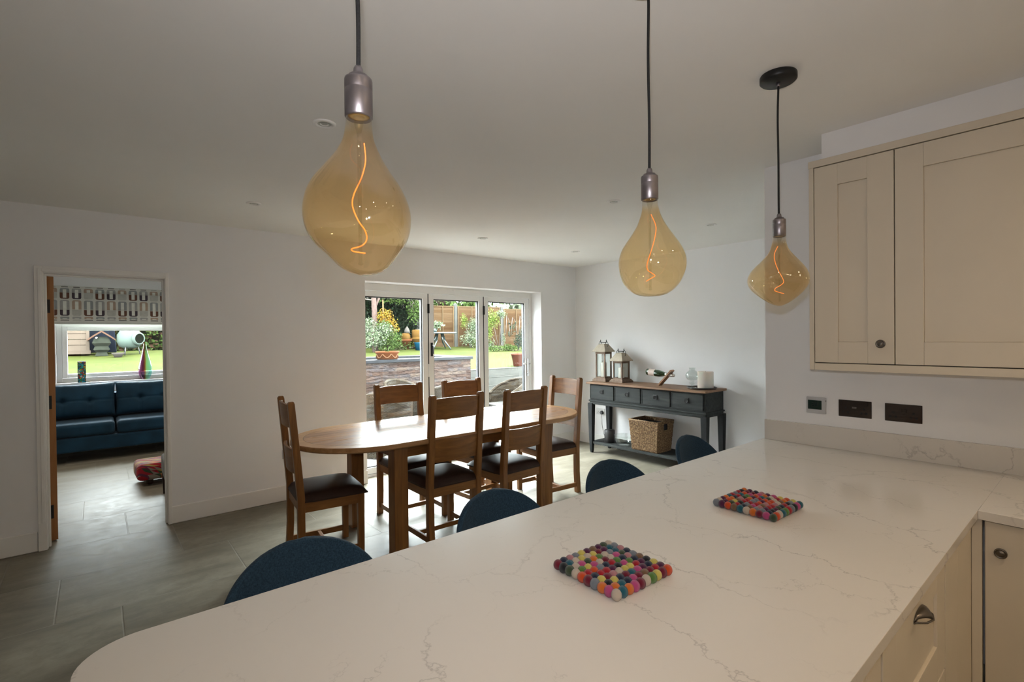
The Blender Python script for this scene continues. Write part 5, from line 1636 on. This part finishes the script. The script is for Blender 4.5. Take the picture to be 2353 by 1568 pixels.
# rattan furniture on the patio
def rattanmat():
    m, nt, b = new_mat('woven_rattan')
    g = G(nt); v = g.coord(); x, y, z = g.sep(v)
    w1_ = g.math('SINE', g.math('MULTIPLY', g.math('ADD', x, y), 170.0)); w2_ = g.math('SINE', g.math('MULTIPLY', z, 300.0))
    h = g.math('MULTIPLY', w1_, w2_)
    n = g.noise(g.mapping(v, (3, 3, 14)), 1.6, 3)
    c = g.cramp(n, ((.35, (.16, .11, .07)), (.5, (.36, .28, .18)), (.65, (.50, .45, .38))))
    c = g.mix(g.math('MULTIPLY', g.math('LESS_THAN', h, -.15), .55), c, (.009, .007, .006))
    g.put(b.inputs['Base Color'], c); b.inputs['Roughness'].default_value = .6
    g.put(b.inputs['Normal'], g.bump(h, .5, .004))
    return m
M['rattan'] = rattanmat()
M['cush'] = paint('pale_seat_pad', (.52, .50, .47), .9, var=.04)
def tubchair(x, y, rz, label):
    t = thing('rattan_armchair', label, 'garden chair', (x, y, -.08), rz, 'rattan armchairs on the patio')
    b = MB()
    # +x forward; wrap-round shell, back high, arms sloping down
    def P(side):
        def f(u, v):
            a = math.radians(-118 + 236 * u)
            r = .33 + .02 * v - (.045 if side else 0)
            top = .86 - .26 * (abs(2 * u - 1)) ** 1.8
            z = .02 + (top - .02) * v
            return (-.02 - r * math.cos(a), (r + .02) * math.sin(a), z)
        return f
    b.grid(P(0), 40, 8); b.grid(P(1), 40, 8)
    b.grid(lambda u, v: tuple(p * v + q * (1 - v) for p, q in zip(P(0)(u, 1), P(1)(u, 1))), 40, 2)
    for e_ in (0, 1): b.grid(lambda u, v, e=e_: tuple(p * v + q * (1 - v) for p, q in zip(P(0)(e, u), P(1)(e, u))), 8, 2)
    b.build('woven_shell', M['rattan'], t)
    MB().tube([tuple(Vector(P(0)(k / 40, 1)) * .5 + Vector(P(1)(k / 40, 1)) * .5) for k in range(41)], .028, 10).build('rim', M['rattan'], t)
    b = MB(); b.box(-.26, .26, -.26, .26, .05, .40); b.build('seat', M['rattan'], t, bevel=.03)
    b = MB(); b.box(-.25, .25, -.25, .25, .40, .46); b.build('seat_pad', M['cush'], t, bevel=.02)
    return t
tubchair(3.02, 6.35, math.radians(60), 'rattan armchair just outside the left glass panel, nearest the house')
tubchair(3.72, 6.55, math.radians(115), 'rattan armchair behind the far-side left dining chair')
tubchair(3.98, 7.55, math.radians(-70), 'rattan armchair farthest off with its back to the stone planter')
tubchair(5.28, 6.55, math.radians(170), 'rattan armchair seen through the right glass panel')
rt_ = thing('patio_table', 'round rattan patio table with a pale top', 'garden table', (4.45, 6.95, -.08))
MB().lathe([(.30, 0), (.22, .35), (.34, .66)], 36).build('pedestal', M['rattan'], rt_)
MB().lathe([(.50, .66), (.52, .67), (.52, .70), (.50, .71), (.001, .712)], 44).build('table_top', paint('pale_table_top', (.60, .62, .62), .2, var=.03), rt_)

# seen through the living room window: shed, bin, bird ornament, chiminea, dish
M['shed'] = paint('pale_shiplap', (.60, .46, .35), .8, var=.08, scale=4)
sh = thing('garden_shed', 'pale wooden shiplap shed at the left of the living room window view', 'shed', (-.14, 15.0, lz(0, 15)))
b = MB()
for k in range(14):
    z = .10 + k * .13
    b.taper((-1.2, .6, z), (1.2, .6), (-1.2, .6, z + .122), (1.19, .59))
b.build('wall', M['shed'], sh)
b = MB(); b.box(-.045, .012, -.012, .03, .08, 1.9); b.box(-2.4, .03, -.03, 1.25, .02, .10); b.build('corner_trim', M['shed'], sh)
b = MB(); b.prism([(-2.5, 1.9), (.12, 1.9), (-1.2, 2.5)], -.1, 1.3, 'y'); b.build('roof', M['dark'], sh)
bn = thing('compost_bin', 'dark navy compost bin behind the carved ornament', 'bin', (.07, 15.6, lz(0, 15.6)))
b = MB(); b.taper((0, 0, 0), (.30, .25), (0, 0, .95), (.24, .20)); b.build('bin_body', paint('navy_plastic', (.02, .045, .09), .6), bn, bevel=.02)
b = MB(); b.taper((0, 0, .95), (.25, .21), (0, 0, 1.02), (.2, .17)); b.build('lid', paint('navy_lid', (.015, .03, .06), .6), bn)
og = thing('bird_table', 'rustic bird house with sloping pink-brown roof beside the shed', 'bird house', (.085, 14.9, lz(0, 14.9)))
M['rustic'] = paint('rustic_grey_wood', (.13, .15, .11), .9, var=.3, scale=10)
b = MB(); b.rings([[(q[0] * h, q[1] * h, z) for q in ((-1, -1), (1, -1), (1, 1), (-1, 1))] for z, h in ((-.02, .12), (.06, .09), (.12, .15), (.2, .12), (.27, .17), (.36, .14), (.42, .10))], 0, False)
b.build('house_body', M['rustic'], og)
M['rroof'] = paint('pinkish_roof_slats', (.50, .27, .18), .8, var=.15)
for s in (1, -1):
    b = MB(); b.rings([[(0, -.2, .56), (0, .2, .56), (0, .2, .52), (0, -.2, .52)], [(s * .15, -.2, .45), (s * .15, .2, .45), (s * .15, .2, .41), (s * .15, -.2, .41)], [(s * .25, -.2, .36), (s * .25, .2, .36), (s * .25, .2, .325), (s * .25, -.2, .325)]], 0, False)
    b.build('roof', M['rroof'], og)
M['chim'] = paint('pale_mint_glaze', (.50, .66, .56), .5, var=.05, scale=5)
cm_ = thing('chiminea', 'pale mint rounded chiminea facing right across the lawn', 'chiminea', (.595, 14.8, lz(0, 14.8)))
b = MB(); b.lathe([(.10, .14), (.20, .20), (.245, .32), (.235, .46), (.17, .58), (.10, .64), (.085, .70), (.09, 1.1), (.11, 1.14)], 40); b.build('clay_body', M['chim'], cm_)
b = MB(); b.lathe([(.140, 0), (.155, .06), (.125, .085), (.115, .085), (.105, .02)], 32, (0, 0, 0), cap0=False, cap1=False)
b.build('mouth_ring', M['chim'], cm_, loc=(.13, -.135, .37), rot=(math.radians(90), 0, math.radians(38)))
b = MB(); b.lathe([(.128, .072), (.001, .074)], 28, cap0=False)
b.build('opening', M['dark'], cm_, loc=(.13, -.135, .37), rot=(math.radians(90), 0, math.radians(38)))  # dark disc painted as the shade inside the mouth
b = MB()
for k in range(3):
    a = k * 2.1; b.tube([(.15 * math.cos(a), .15 * math.sin(a), .24), (.2 * math.cos(a), .2 * math.sin(a), -.03)], .012, 6)
b.build('iron_stand', M['blackm'], cm_)
pot('clay_dish', 'shallow clay dish on the grass left of the chiminea', .365, 14.3, lz(0, 14.3) - .02, [(.06, 0), (.10, .08), (.125, .11), (.115, .11), (.001, .08)], M['plw'])

for m_ in bpy.data.materials:
    if m_.name in GARDEN_FROM or not m_.use_nodes: continue
    b_ = m_.node_tree.nodes.get('Principled BSDF')
    if b_ and b_.inputs['Metallic'].default_value < .1:
        b_.inputs['Specular IOR Level'].default_value = .03      # gloss cut so the very bright sky doesn't wash out garden colours
